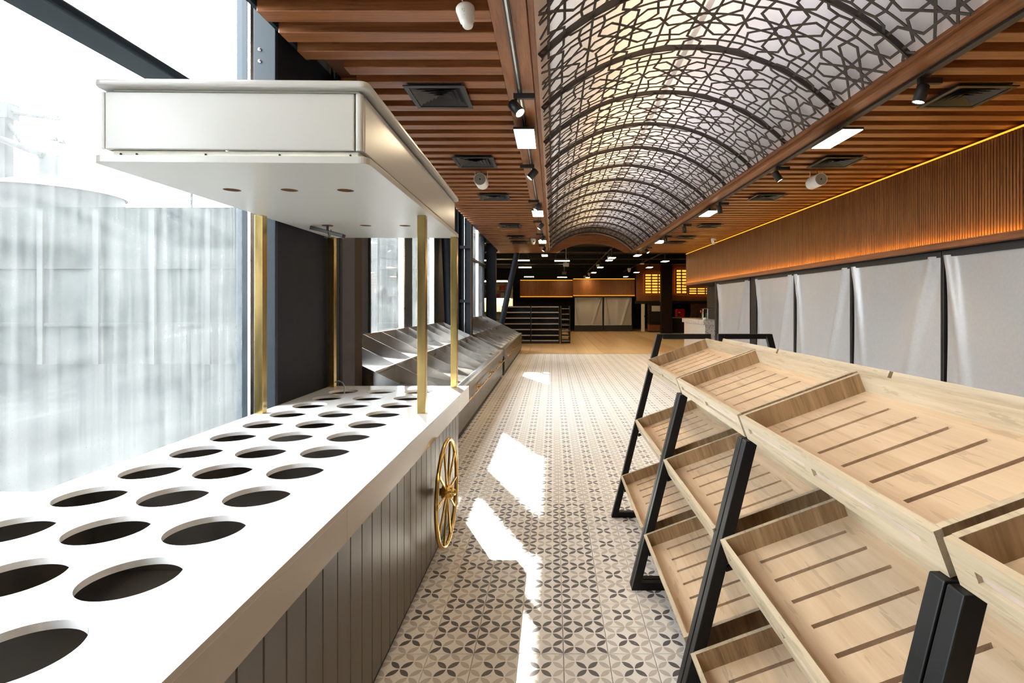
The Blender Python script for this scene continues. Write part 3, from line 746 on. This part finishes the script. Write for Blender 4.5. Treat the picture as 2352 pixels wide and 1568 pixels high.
# ================================================================== STEEL BINS
def bin_unit(y0, y1, ncell, label):
    t = thing('steel_bin', label, 'display bin', (0, y0, 0), group='sloped steel bins along the window')
    Lg = y1 - y0; XB, XM, XF, XE = -2.30, -1.715, -1.12, -1.045
    ZB, ZM, ZF = 1.195, .91, .615
    th = .010
    # floors of the upper and lower rows
    MB().prism([(XB, .985), (XM, .885), (XM, .879), (XB, .979)], 'y', 0, Lg).build('upper_floor', M['steel'], t)
    MB().prism([(XM, .725), (XF, .600), (XF, .594), (XM, .719)], 'y', 0, Lg).build('lower_floor', M['steel'], t)
    MB().box(XB - th, XB, 0, Lg, .95, ZB).build('back_panel', M['steel'], t); MB().box(XM - th, XM, 0, Lg, .70, ZM).build('middle_rail', M['steel'], t)
    MB().prism([(XF, .594), (XF, ZF), (XE, ZF), (XE, ZF - .035), (XE - .004, ZF - .035), (XE - .004, ZF - .004), (XF + .004, ZF - .004), (XF + .004, .594)], 'y', 0, Lg).build('front_rim', M['steel'], t)
    du = MB().prism([(XB, .985), (XB, ZB), (XM, ZM), (XM, .885)], 'y', -th / 2, th / 2).mesh('partition', M['steel'])
    dl = MB().prism([(XM, .725), (XM, ZM), (XF, ZF), (XF, .600)], 'y', -th / 2, th / 2).mesh('partition', M['steel'])
    for i in range(1, ncell):
        y = Lg * i / ncell; link('partition', du, t, loc=(0, y, 0)); link('partition', dl, t, loc=(0, y, 0))
    for y in (0, Lg):
        s = -.004 if y == 0 else .004
        MB().prism([(XB - th, .93), (XB - th, ZB), (XM, ZM), (XF, ZF), (XE, ZF), (XE, .42), (XF, .46)], 'y', y + s - .003, y + s + .003).build('end_panel', M['steel'], t)
    pk = MB().box(-.016, 0, .001, .099, .10, ZF - .04).mesh('front_plank', M['plank']); n = int(Lg / .1)
    for i in range(n): link('front_plank', pk, t, .003, (XE - .006, i * .1 + (Lg - n * .1) / 2, 0), 1)
    MB().box(XB, XE - .03, .02, Lg - .02, .02, .10).build('plinth', M['black'], t); MB().box(XE - .04, XE - .024, .01, Lg - .01, .10, .56).build('front_backing', M['black'], t)
    MB().prism([(XB, .10), (XB, .94), (XM, .70), (XF, .57), (XE - .045, .56), (XE - .045, .10)], 'y', .03, Lg - .03).build('carcass', M['black'], t)
    MB().tube((-.985, .04, .43), (-.985, Lg - .04, .43), .010, n=10).build('hand_rail', M['gold'], t)
    br = MB().tube((XE - .006, 0, .43), (-.985, 0, .43), .007, n=8).box(XE - .006, XE + .004, -.02, .02, .40, .46).mesh('rail_bracket', M['gold'])
    k_ = max(2, round(Lg / 1.5))
    for i in range(k_):
        for d in (-.08, .08): link('rail_bracket', br, t, loc=(0, (i + .5) * Lg / k_ + d, 0))
bin_unit(5.16, 11.24, 9, 'long sloped steel bin of two rows behind the white counter')
bin_unit(11.66, 18.0, 9, 'far sloped steel bin of two rows beside the slanting column')

# ================================================================== TRAY RACKS
TILT = R(20); TL, TD, TZ, TW = .985, .47, .088, .016
def make_tray(L, name='wooden_tray'):
    """tray in its own axes: x runs up the slope, y along the length, z out of the tray"""
    root = bpy.data.objects.new(name, None); col.objects.link(root); root.empty_display_size = .05
    ns, sp_, s0, s1, sw = 7, .129 * L / .985, .088, .40, .017
    b = MB(); z0, z1 = .006, .020; y0, y1 = TW, L - TW
    b.box(TW, s0, y0, y1, z0, z1); b.box(s1, TD - TW, y0, y1, z0, z1)
    ys_ = [L / 2 + (i - 3) * sp_ for i in range(ns)]; c = y0
    for yy in ys_: b.box(s0, s1, c, yy - sw / 2, z0, z1); c = yy + sw / 2
    b.box(s0, s1, c, y1, z0, z1)
    b.build('base_board', M['oak_floor'], root)
    MB().box(TW, TD - TW, y0, y1, .0015, .0058).build('under_board', M['slot_brown'], root)
    f = MB(); g0, g1 = .032, .053
    f.box(0, TW, 0, L, 0, g0); f.box(0, TW, 0, L, g1, TZ)
    a = L * .055; m = L * .5
    f.box(0, TW, 0, a, g0, g1); f.box(0, TW, m - .02, m + .02, g0, g1); f.box(0, TW, L - a, L, g0, g1)
    f.build('front_board', M['oak'], root)
    for q0, q1 in ((a, m - .02), (m + .02, L - a)): MB().box(.009, TW - .001, q0, q1, g0, g1).build('label_strip', M['label_strip'], root)
    MB().box(TD - TW, TD, 0, L, 0, TZ).build('back_board', M['oak'], root)
    MB().box(TW + .0003, TD - TW - .0003, 0, TW, 0, TZ).build('end_board', M['oak_end'], root); MB().box(TW + .0003, TD - TW - .0003, L - TW, L, 0, TZ).build('end_board', M['oak_end'], root)
    # pale edge banding on the end boards
    MB().box(TW + .0003, TD - TW - .0003, 0, TW, TZ, TZ + .0012).build('edge_band', M['oak'], root); MB().box(TW + .0003, TD - TW - .0003, L - TW, L, TZ, TZ + .0012).build('edge_band', M['oak'], root)
    return root
def tray_at(root, xf, zf, y0, side=1):
    # front top edge at (xf, zf)
    px, pz = xf + TZ * math.sin(TILT), zf - TZ * math.cos(TILT)
    if side == 1: root.location = (px, y0, pz); root.rotation_euler = (0, -TILT, 0)
    else: root.location = (2 * 1.18 - px, y0 + root['len'], pz); root.rotation_euler = (0, -TILT, PI)
bounds = [3.955, 2.955, 1.965, .945, -.06]
who = ['the farthest rack', 'the second farthest rack', 'the second nearest rack', 'the nearest rack']
def line(z): return .427 + .249 * z          # front face of the leaning leg
def rack(u, side):
    ya, yb = bounds[u], bounds[u + 1]; L = ya - yb
    sx = (lambda x: x) if side == 1 else (lambda x: 2 * 1.18 - x)
    lab = ('black leaning steel frame of ' + who[u] + ', aisle side') if side == 1 else ('black leaning steel frame back to back with ' + who[u])
    t = thing('tray_rack', lab, 'rack', (sx(.8), yb, 0), group='black frames of the tray racks')
    ox = -sx(.8)
    def P(pts, y0, y1, name, bev=.003):
        MB().prism([(sx(p[0]) + ox, p[1]) for p in pts], 'y', y0, y1).build(name, M['black_steel'], t, bev)
    for e, y0 in (('far', L - .043), ('near', .003)):
        y1 = y0 + .04
        top = 1.338 if (e == 'far' and u == 0) else 1.062
        P([(line(0), 0), (line(top), top), (line(top) + .044, top), (line(0) + .044, 0)], y0, y1, 'leg')
        P([(line(0) + .045, 0), (line(0) + .045, .04), (1.112, .04), (1.112, 0)], y0, y1, 'foot_bar')
        pt = 1.338 if (e == 'far' and u == 0) else 1.19
        P([(1.113, 0), (1.113, pt), (1.153, pt), (1.153, 0)], y0, y1, 'back_post')
        if e == 'far' and u == 0: P([(line(top) + .045, top - .037), (line(top) + .045, top), (1.112, top), (1.112, top - .037)], y0, y1, 'top_bar')
        for zf in (.711, .304):
            z = zf - .105; x0 = line(z) + .046; P([(x0, z - .02), (x0, z + .0), (1.112, z + .0 + (1.112 - x0) * .364), (1.112, z - .02 + (1.112 - x0) * .364)], y0 + .012, y1 - .012, 'tray_bearer')
        z = 1.054; x0 = line(z) + .046; P([(x0, z - .010), (x0, z), (1.112, z + (1.112 - x0) * .364), (1.112, z - .010 + (1.112 - x0) * .364)], y0, y1, 'tray_bearer')
for u in range(4):
    rack(u, 1); rack(u, -1)
rows = [('top', .678, 1.146), ('middle', .597, .711), ('bottom', .491, .304)]
for u in range(4):
    ya, yb = bounds[u], bounds[u + 1]
    for rn, xf, zf in rows:
        if rn == 'top': y1, y0 = ya - (.043 if u == 0 else .012), yb + .012
        else: y1, y0 = ya - .046, yb + .046
        r = make_tray(y1 - y0); r['len'] = y1 - y0
        tag(r, 'oak slotted tray, ' + rn + ' of three on ' + who[u], 'tray', 'slotted oak trays on the aisle side')
        tray_at(r, xf, zf, y0, 1); del r['len']
    r = make_tray(y1 - y0 + .07); r['len'] = y1 - y0 + .07
    tag(r, 'pale oak tray rim showing behind the top tray of ' + who[u], 'tray', 'oak trays on the wall side')
    tray_at(r, .678, 1.146, yb + .012 if u else yb + .012, -1); del r['len']

# ================================================================== LIGHTS ON TRACKS
def track(x, y0, y1, z, label, wd=.018, groove=True):
    t = thing('light_track', label, 'light track', (x, y0, z))
    L = y1 - y0
    MB().box(-wd, wd, 0, L, -.022, 0).build('rail', M['black_plastic'], t, .002)
    if groove: MB().box(-.006, .006, 0, L, -.0232, -.0221).build('contact_strip', M['alu'], t)
track(-.262, -3.5, 17.4, ZC - .0061, 'black light track with pale groove along the left ceiling beam')
track(2.715, -3.5, 17.4, ZC - .0061, 'black light track along the right ceiling beam beside the vault', .03, False)
ZT_ = ZC - .029
def spot(x, y, aim, adir, label, power=34, far=False):
    t = thing('track_spotlight', label, 'spotlight', (x, y, ZT_), group='black spotlights on the ceiling tracks')
    MB().box(*sorted((-.02 * adir, .15 * adir)), -.018, .018, -.042, .0).build('adapter', M['black_plastic'], t, .003)
    MB().tube((0, 0, -.09), (0, 0, -.042), .009, n=12).build('stem', M['black_plastic'], t)
    d = Vector(aim).normalized(); q = d.to_track_quat('Z', 'Y').to_matrix().to_4x4(); c = Vector((0, 0, -.115))
    Mh = Matrix.Translation(c) @ q
    MB().lathe([(0, -.065), (.036, -.065), (.043, -.055), (.043, .065), (.040, .065), (.038, .058)], 24, Mh).build('head', M['black_plastic'], t)
    MB().lathe([(.038, .058), (0, .058)], 24, Mh).build('lens', M['spot_face'], t)
    if power:
        l = bpy.data.lights.new('spot_beam', 'SPOT'); o = bpy.data.objects.new('spot_beam', l); col.objects.link(o); o.parent = t
        l.energy = power; l.spot_size = R(58); l.spot_blend = .6; l.color = (1, .74, .44); l.shadow_soft_size = .03
        o.matrix_local = Matrix.Translation(c + d * .075) @ d.to_track_quat('-Z', 'Y').to_matrix().to_4x4()
ords = ['first', 'second', 'third', 'fourth', 'fifth', 'sixth']
aimsL = [(.55, -.35, -.75), (-.6, -.1, -.7), (-.5, -.2, -.8), (-.55, -.1, -.7), (-.5, -.2, -.8), (-.5, -.1, -.8)]
for i, y in enumerate((4.25, 6.40, 8.55, 10.65, 12.55, 15.0)):
    spot(-.262 - (.03 if i == 0 else -.02), y, aimsL[i], 1 if i == 0 else -1, ords[i] + ' black spotlight along the left track, counting away from the counter canopy', 34)
aimsR = [(-.25, .1, -.95), (.45, -.15, -.8), (.3, .3, -.9), (.1, .3, -.9), (.1, .3, -.9), (.45, -.3, -.7)]
for i, y in enumerate((3.96, 6.50, 8.75, 11.1, 12.95, 15.5)):
    spot(2.715, y, aimsR[i], 1, ords[i] + ' black spotlight along the right track, counting away from the camera', 30)
def panel(x, y, z, label, L=.58, W=.18, mat='led_white', grp='rectangular panel lamps on the left track', drop=.09):
    t = thing('panel_lamp', label, 'lamp', (x, y, z), group=grp)
    MB().box(-W/2 - .006, W/2 + .006, -L/2 - .006, L/2 + .006, .001, .022).build('housing', M['black_plastic'], t, .003)
    MB().box(-W/2, W/2, -L/2, L/2, -.003, .0005).build('diffuser', M[mat], t)
    MB().box(-.016, .016, -.05, .05, .022, drop).build('mount', M['black_plastic'], t)
for i, y in enumerate((5.12, 9.30, 13.45, 17.15)):
    panel(-.262, y, 3.128, 'glowing flat panel lamp on the left track, ' + ords[i] + ' from the counter canopy')
    panel(2.70, y, 3.128, 'glowing flat panel lamp on the right track, ' + ords[i] + ' from the camera', grp='rectangular panel lamps on the right track')
# panels behind the camera keep the light of the row going
for x in (-.262, 2.70):
    panel(x, .95, 3.128, 'glowing flat panel lamp above the camera on the ' + ('left' if x < 0 else 'right') + ' track', grp='rectangular panel lamps on the %s track' % ('left' if x < 0 else 'right'))

# ================================================================== VENTS, SPEAKERS, CAMERAS
def vent_proto(label, loc):
    t = thing('air_vent', label, 'air vent', loc, group='square black ceiling vents')
    h = .235
    fr = MB()
    for a, b, c, d in ((-h, h, -h, -h + .035), (-h, h, h - .035, h), (-h, -h + .035, -h + .035, h - .035), (h - .035, h, -h + .035, h - .035)): fr.box(a, b, c, d, -.036, -.027)
    fr.build('frame', M['black_plastic'], t)
    MB().box(-h + .03, h - .03, -h + .03, h - .03, -.007, -.001).build('plenum', M['black'], t)
    for i in range(5):
        o_, q = h - .04 - i * .038, h - .04 - i * .038 - .030
        if q < .01: q = .0
        vs, fs = [], []
        for r_, z in ((o_, -.031), (q, -.010)): vs += [(-r_, -r_, z), (r_, -r_, z), (r_, r_, z), (-r_, r_, z)]
        fs = [(0, 1, 5, 4), (1, 2, 6, 5), (2, 3, 7, 6), (3, 0, 4, 7)]
        if i == 4: fs.append((4, 5, 6, 7))
        MB().add(vs, fs).build('louvre', M['black_plastic'], t)
    return t
vp = vent_proto('first black square vent in the left slats, beside the canopy', (-.91, 4.32, ZC))
vy = [4.32, 6.30, 8.35, 11.4, 13.35, 14.45]
for i, y in enumerate(vy):
    if i: copy_tree(vp, ords[i] + ' black square vent in the left slats, counting from the canopy', 'square black ceiling vents', (-.91, y, ZC))
    copy_tree(vp, ords[i] + ' black square vent in the right slats, counting from the camera', 'square black ceiling vents', (3.32, y, ZC))
def speaker(x, label):
    t = thing('pendant_speaker', label, 'speaker', (x, 6.72, 3.125), group='white cylinder speakers')
    q = Matrix.Rotation(R(-90), 4, 'X')
    MB().lathe([(.070, .004), (.074, 0), (.078, .004), (.078, .26), (.066, .285), (0, .292)], 32, q).build('housing', M['white_plastic'], t)
    MB().lathe([(0, .003), (.071, .003)], 32, q).build('grille', M['grey_mesh'], t)
    MB().lathe([(0, .0), (.009, .0), (.009, .004)], 16, q).build('badge', M['brown_metal'], t)
    s = 1 if x > 0 else -1
    for sx in (-1, 1): MB().tube((.080 * sx, .13, 0), (.080 * sx, .13, .24), .004, n=8).build('hanger', M['white_plastic'], t)
    MB().path([(.01, .12, .08), (.0, .10, .12), (-.03, .11, .15), (-.01, .13, .2)], .003, 6).build('lead', M['brown_metal'], t)
speaker(-.915, 'white cylinder speaker hanging under the left ceiling slats'); speaker(3.36, 'white cylinder speaker hanging under the right slats by the glowing wall')
def dome(x, y, z, label, s=1.0, mirror=1):
    t = thing('ceiling_camera', label, 'camera', (x, y, z), group='white ceiling cameras')
    MB().lathe([(0, .0), (.052*s, .0), (.055*s, -.012*s), (.054*s, -.022*s), (.044*s, -.085*s), (.033*s, -.095*s)], 24).build('housing', M['white_plastic'], t)
    MB().lathe([(.033*s, -.095*s), (.028*s, -.118*s), (.014*s, -.126*s), (0, -.127*s)], 20).build('cap', M['white_plastic'], t)
    MB().lathe([(0, 0), (.013*s, 0), (.013*s, .012*s), (0, .014*s)], 12, Matrix.Translation((.012*s*mirror, -.046*s, -.07*s)) @ Matrix.Rotation(R(78), 4, 'X')).build('lens', M['black_plastic'], t)
    return t
t = thing('ceiling_camera', 'white conical camera hanging by its cable near the slats', 'camera', (-.49, 2.985, 3.205), (R(-6), R(-10), 0), group='white ceiling cameras')
MB().lathe([(0, .0), (.046, .0), (.052, -.008), (.053, -.020), (.051, -.026), (.040, -.086), (.037, -.089)], 28).build('housing', M['white_plastic'], t)
MB().lathe([(.037, -.089), (.031, -.098), (.030, -.110), (.024, -.121), (0, -.124)], 24).build('cap', M['white_plastic'], t)
lb = MB()
for i, (a, z) in enumerate(((-.012, -.042), (-.004, -.042), (-.012, -.048), (0, -.047), (-.006, -.058), (-.001, -.058), (-.006, -.082))):
    lb.box(a - .0015, a + .0015, -.0492 + (-.042 - z) * -.18 , -.0482 + (-.042 - z) * -.18, z - .0015, z + .0015)
lb.build('marking', M['grey_mesh'], t)
MB().path([(0, 0, -.004), (-.004, -.02, .018), (-.008, -.045, .035), (-.012, -.07, .052)], .0035, 8).build('cable', M['white_plastic'], t)
dome(-.50, 13.7, ZC - .001, 'white dome camera under the far left ceiling slats', 1.25)
dome(4.10, 13.7, ZC - .001, 'white dome camera beside the glowing top of the right cladding', 1.25)
for i, (px, py, Y) in enumerate(((1399, 588, 19.5), (1373, 607, 23.5), (1353, 626, 28.0), (1343, 633, 30.5), (1445, 616, 22.5))):
    p = at(px, py, Y)
    d_ = dome(p.x, Y, p.z, ['nearest white dome camera under the black ceiling', 'second white dome camera under the black ceiling', 'third white dome camera under the black ceiling', 'farthest white dome camera under the black ceiling', 'lone white dome camera under the black ceiling, towards the glowing shelves'][i], 1.3)
    MB().tube((0, 0, 0), (0, 0, 3.9 - p.z), .008, n=8).build('drop_rod', M['black_plastic'], d_)

# ================================================================== FAR HALL
for i, Y in enumerate((16.8, 19.1, 22.65, 26.3, 30.9)):
    if i: panel(2.0, Y, 3.128, ords[i] + ' lit panel of the middle row under the black ceiling', .45, .22, 'led_far', 'panel lamps in the far hall', .33)
for i, Y in enumerate((19.5, 22.65, 26.15, 30.0)):
    panel(4.07, Y, 3.128, ords[i] + ' lit panel of the right row under the black ceiling', .45, .22, 'led_far', 'panel lamps in the far hall', .33)
panel(1.95, 17.75, 3.10, 'lit panel just behind the arched end of the vault', .40, .22, 'led_far', 'panel lamps in the far hall', .358)
for i, (px, py, Y) in enumerate(((1199, 597, 19.2), (1206, 613, 22.7), (1215, 635, 30.4), (1291, 598, 19.2), (1291, 636, 30.8), (1110, 597, 19.6))):
    p = at(px, py, Y)
    t = thing('linear_lamp', ['first of three stacked lit bars by the slanting column', 'second of three stacked lit bars by the slanting column', 'third of three stacked lit bars by the slanting column', 'nearer lit bar under the arch', 'farther lit bar above the back cladding', 'lit bar seen between the left windows and dark column'][i] + ', black ceiling', 'lamp', p, group='thin linear lamps in the far hall')
    MB().box(-.27, .27, -.03, .03, 0, .05).build('housing', M['black_plastic'], t); MB().box(-.265, .265, -.034, .028, -.03, 0).build('diffuser', M['led_far'], t)
    for sx in (-.22, .22): MB().tube((sx, 0, .05), (sx, 0, 3.9 - p.z), .005, n=6).build('hanger', M['black_plastic'], t)
for i, (px, py, Y) in enumerate(((1300, 608, 20.5), (1296, 627, 27.0))):
    p = at(px, py, Y)
    t = thing('hanging_box', ('nearer' if i == 0 else 'farther') + ' small white box hanging from the black ceiling', 'box', p, group='white hanging boxes')
    MB().box(-.11, .11, -.04, .04, -.07, .07).build('body', M['grey_mesh'], t, .008); MB().tube((0, 0, .07), (0, 0, 3.9 - p.z), .012, n=8).build('rod', M['alu'], t)
p = at(1475, 605, 20)
t = thing('smoke_detector', 'round white detector disc under the black ceiling', 'detector', p)
MB().lathe([(0, -.03), (.06, -.03), (.08, -.01), (.08, .0), (0, .0)], 20).build('body', M['white_plastic'], t); MB().tube((0, 0, 0), (0, 0, 3.9 - p.z), .012, n=8).build('rod', M['black_plastic'], t)
for x in (2.0, 4.07):
    t = thing('light_track', 'black hanging light track of the ' + ('middle' if x == 2 else 'right') + ' row in the far hall', 'light track', (x, 17.7, 3.46)); MB().box(-.02, .02, 0, 13.6, 0, .03).build('rail', M['black_plastic'], t)
    for k_ in range(4): MB().tube((0, 1 + k_ * 3.8, .03), (0, 1 + k_ * 3.8, .44), .006, n=6).build('hanger', M['black_plastic'], t)
dj = M['black_plastic']
for i in range(5): struct('beam_%d' % (i + 1), MB().box(-6, 12, 18.6 + i * 3.2, 18.8 + i * 3.2, 3.70, 3.90), M['black_steel'])

# back cladding with two lit edges
def back_clad(x0, x1, y, z0, z1, name):
    o = struct(name, MB().box(x0, x1, y, y + .3, z0, z1), M['clad_y'])
    n = int((x1 - x0) / .06); s = MB()
    for i in range(n): s.box(x0 + i * .06, x0 + i * .06 + .042, y - .03, y, z0 + .04, z1 - .03)
    stuff(s.build('wall_slat_run', M['clad'], o))
    MB().box(x0, x1, y - .10, y, z0 - .05, z0).build('ledge', M['clad_y'], o); MB().box(x0 + .01, x1 - .01, y - .07, y - .04, z0 + .001, z0 + .025).build('light_strip', M['led_amber_soft'], o)
    MB().box(x0 + .01, x1 - .01, y - .035, y - .001, z1 + .001, z1 + .03).build('light_strip', M['led_amber_soft'], o)
back_clad(1.18, 4.80, 31.5, 2.09, 3.06, 'wall_back_right'); back_clad(-1.95, 1.17, 31.9, 2.03, 3.0, 'wall_back_left')
for i, x in enumerate((1.25, 2.97)):
    t = thing('refrigerated_case', 'back wall cold case with cream blind, ' + ('beside the dark glass shelving' if i == 0 else 'beside the black corner'), 'refrigerator', (x, 31.6, 0), group='blinded cases at the back')
    MB().box(0.003, 1.697, .05, .7, 0.02, 2.03).build('cabinet', M['black'], t); MB().box(0.003, 1.697, -.08, .05, .02, .33).build('front_base', M['black_plastic'], t, .01); MB().box(.003, 1.697, -.02, .05, 1.98, 2.035).build('header', M['black_plastic'], t)
    b = link('night_blind', blind_mesh(1.64, .38, 1.98, 60 + i), t, loc=(.03 + 1.64, 0.0, 0)); b.rotation_euler = (0, 0, R(90))
    MB().box(.04, 1.66, -.012, .012, .355, .38).build('pull_bar', M['alu'], t)
# dark shelving unit with glass shelves
t = thing('shelving_unit', 'long low black shelving unit with pale shelf edges in the hall', 'shelving', (-2.05, 21.5, 0))
MB().box(0, 2.32, .55, .60, .03, 1.50).build('back_panel', M['black_plastic'], t); MB().box(0, 2.32, 0.04, .55, .0, .10).build('base', M['black'], t)
for x in (0, 1.14, 2.28): MB().box(x, x + .04, 0.02, .6, .0, 1.5).build('upright', M['black_steel'], t)
edge_m = plain('pale_shelf_edge', S((168, 160, 160)), .35)
for z in (.12, .33, .56, .79, 1.02, 1.25, 1.47):
    MB().box(.041, 1.139, .02, .549, z - .012, z).build('shelf', M['glass_clear'] if False else M['black_plastic'], t); MB().box(1.181, 2.279, .02, .549, z - .012, z).build('shelf', M['black_plastic'], t)
    MB().box(.041, 1.139, -.004, .019, z - .02, z + .022).build('price_rail', edge_m, t); MB().box(1.181, 2.279, -.004, .019, z - .02, z + .022).build('price_rail', edge_m, t)
t = thing('shelving_unit', 'black end shelving unit with pale shelf edges at the hall corner', 'shelving', (.33, 21.6, 0))
for x in (0, .34): MB().box(x, x + .03, 0.0, 1.6, .0, 1.5).build('upright', M['black_steel'], t)
for z in (.10, .30, .52, .74, .96, 1.18, 1.40): MB().box(.031, .339, .0, 1.6, z - .015, z).build('shelf', edge_m, t)
# slim dark column, wood surround, lit shelf wall
t = thing('steel_column', 'dark square column in front of the glowing shelves', 'column', (6.18, 29.3, 0))
MB().box(-.29, .29, -.2, .2, 0, 3.9).build('shaft', M['brown_metal'], t); MB().path([(-.34, -.1, 1.7), (-.34, -.1, 3.3), (-.40, -.1, 3.42), (-.9, -.1, 3.5)], .02, 8).build('conduit', M['grey_mesh'], t)
struct('wall_oven', MB().box(4.85, 12, 31.2, 31.4, 1.75, 3.9).box(8.0, 12, 31.2, 31.4, 0, 1.75), M['clad_y'])
struct('lintel', MB().box(4.75, 11, 31.0, 31.2, 1.62, 1.78), M['black'])
def glow_shelf(x0, x1, z0, z1, nc, nr, label, Y=31.0):
    t = thing('glowing_shelf', label, 'shelf', (x0, Y, z0), group='glowing bread shelves')
    w_, h_ = x1 - x0, z1 - z0
    MB().box(0, w_, .10, .16, 0, h_).build('emissive_back', M['shelf_glow'], t)  # glowing back stands in for the LED strips on each shelf
    for i in range(nc + 1): MB().box(w_ * i / nc - .025, w_ * i / nc + .025, 0, .0995, 0, h_).build('divider', M['clad'], t)
    for j in range(nr + 1):
        for i in range(nc): MB().box(w_ * i / nc + .026, w_ * (i + 1) / nc - .026, 0, .0995, h_ * j / nr - .03, h_ * j / nr + .03).build('shelf_board', M['clad_y'], t)
glow_shelf(5.32, 6.85, 2.2, 3.35, 4, 7, 'glowing amber shelf grid, wider one left of the dark column')
glow_shelf(7.12, 7.75, 2.2, 3.6, 2, 8, 'glowing amber shelf grid just right of the dark column')
glow_shelf(7.85, 9.3, 2.15, 2.55, 3, 3, 'low glowing amber shelves under the cladding end')
# doorway, oven display
o = struct('door_1', MB().box(5.10, 5.30, 31.0, 31.06, 0.02, 1.60), M['white_plastic']); MB().box(5.27, 5.29, 30.96, 31.0, .85, .95).build('door_handle', M['black_steel'], o)
t = thing('bakery_oven', 'dark oven display with pale panel left of the dark column', 'oven', (5.45, 30.4, 0))
MB().box(0, 1.1, 0, .6, 0.06, .45).build('drawer_front', M['clad_y'], t); MB().box(0, 1.1, .02, .6, .47, 1.6).build('cabinet', M['brown_metal'], t); MB().box(.14, .82, -.01, .02, .62, 1.12).build('oven_window', M['black'], t); MB().box(.14, .80, -.01, .02, 1.18, 1.5).build('pale_panel', M['white_plastic'], t); MB().box(-.03, 1.13, -.08, .6, .45, .47).build('worktop', M['black_steel'], t); MB().box(0, 1.1, .04, .6, 0, .06).build('plinth', M['black'], t)
t = thing('service_counter', 'dark service counter with pale worktop behind the terrazzo block', 'counter', (6.6, 29.6, 0))
MB().box(0, 4, 0, .7, 0, .82).build('cabinet', M['brown_metal'], t); MB().box(-.03, 4.03, -.03, .73, .82, .86).build('worktop', M['inside_pale'], t)
t = thing('coffee_machine', 'red machine with round black dial on the service counter', 'coffee machine', (6.85, 29.75, .861))
MB().box(0, .46, 0, .4, 0, .46).build('body', plain('red_enamel', S((190, 20, 30)), .3), t, .03); MB().lathe([(0, .02), (.07, .02), (.07, 0)], 16, Matrix.Translation((.12, 0, .14)) @ Matrix.Rotation(R(90), 4, 'X')).build('dial', M['black_plastic'], t); MB().box(.1, .2, -.004, .0, .25, .29).build('badge', M['white_plastic'], t)
for i, (x, h, c) in enumerate(((7.5, .3, (30, 30, 32)), (7.75, .22, (90, 74, 60)), (8.0, .55, (36, 38, 42)), (8.35, .3, (120, 60, 50)), (8.6, .4, (110, 40, 40)))):
    o = MB().lathe([(0, 0), (.06, 0), (.06, h * .65), (.025, h * .8), (.025, h), (0, h)], 16, Matrix.Translation((x, 29.8, .861))).build('bottle', plain('bottle_%d' % i, S(c), .3))
    tag(o, ['short black bottle beside the red machine', 'squat brown bottle on the service counter', 'tall dark bottle in the middle of the service counter', 'brick red bottle on the service counter', 'dark red bottle farthest from the red machine'][i], 'bottle', 'bottles on the service counter')
# terrazzo block and tap
t = thing('terrazzo_counter', 'speckled pale terrazzo block counter at the end of the cold cases', 'counter', (4.45, 15.85, 0))
MB().box(.06, .55, .06, 2.6, 0, .96).build('body', M['terrazzo'], t, .006); MB().box(0, .58, 0, 2.66, .961, 1.10).build('slab', M['terrazzo'], t, .006)
t = thing('drink_tap', 'chrome tap frame with red valve standing on the terrazzo block', 'tap', (4.56, 16.3, 1.101))
for x in (0, .14): MB().tube((x, 0, 0), (x, 0, .33), .011, n=10).build('post', M['alu'], t)
MB().tube((-.05, 0, .33), (.32, 0, .35), .012, n=10).build('spout_bar', M['alu'], t); MB().tube((-.05, -.03, .25), (-.05, .03, .25), .035, n=12).build('valve', plain('red_valve', S((200, 60, 40)), .4), t)
for x in (-.02, .10): MB().tube((x, .03, .02), (x, .03, .2), .012, n=8).build('hose', plain('green_hose', S((110, 150, 60)), .4) if x < 0 else bpy.data.materials['green_hose'], t)
MB().lathe([(0, 0), (.07, 0), (.05, .05), (0, .07)], 16, Matrix.Translation((.06, 0, 0))).build('base', M['white_plastic'], t)
# bright shop shelves far left
t = thing('product_shelves', 'bright product shelves glimpsed behind the slanting column', 'shelving', (-4.2, 29.0, 0))
MB().box(0, 2.0, .4, .45, 0, 2.9).build('back_panel', plain('pale_back', S((200, 200, 200)), .6), t)
for z in (.1, .45, .8, 1.15, 1.9, 2.3, 2.75): MB().box(0, 2.0, 0, .4, z, z + .04).build('shelf', M['white_plastic'], t)
MB().box(.1, 1.9, .02, .1, 2.79, 2.82).build('shelf_lamp', M['led_far'], t); MB().box(.1, 1.9, .02, .1, 1.87, 1.895).build('shelf_lamp', M['led_far'], t)
cols = [('red', (214, 70, 60)), ('orange', (230, 140, 60)), ('green', (120, 170, 60)), ('magenta', (190, 60, 130)), ('cream', (220, 210, 190)), ('yellow', (240, 190, 90))]
for q, z in enumerate((1.942, 2.342)):
    for i in range(6):
        nm, c_ = cols[(i + 2 * q) % 6]
        o = MB().box(-3.92 + i * .27, -3.74 + i * .27, 29.08, 29.3, z, z + .20 + .06 * (i % 3)).build('packet', bpy.data.materials.get('packet_' + nm) or plain('packet_' + nm, S(c_), .5), None, .01)
        tag(o, nm + ' packet on the ' + ('lower' if q == 0 else 'upper') + ' of the two packed bright shelves, far left', 'packet', 'packets on the bright shelves')
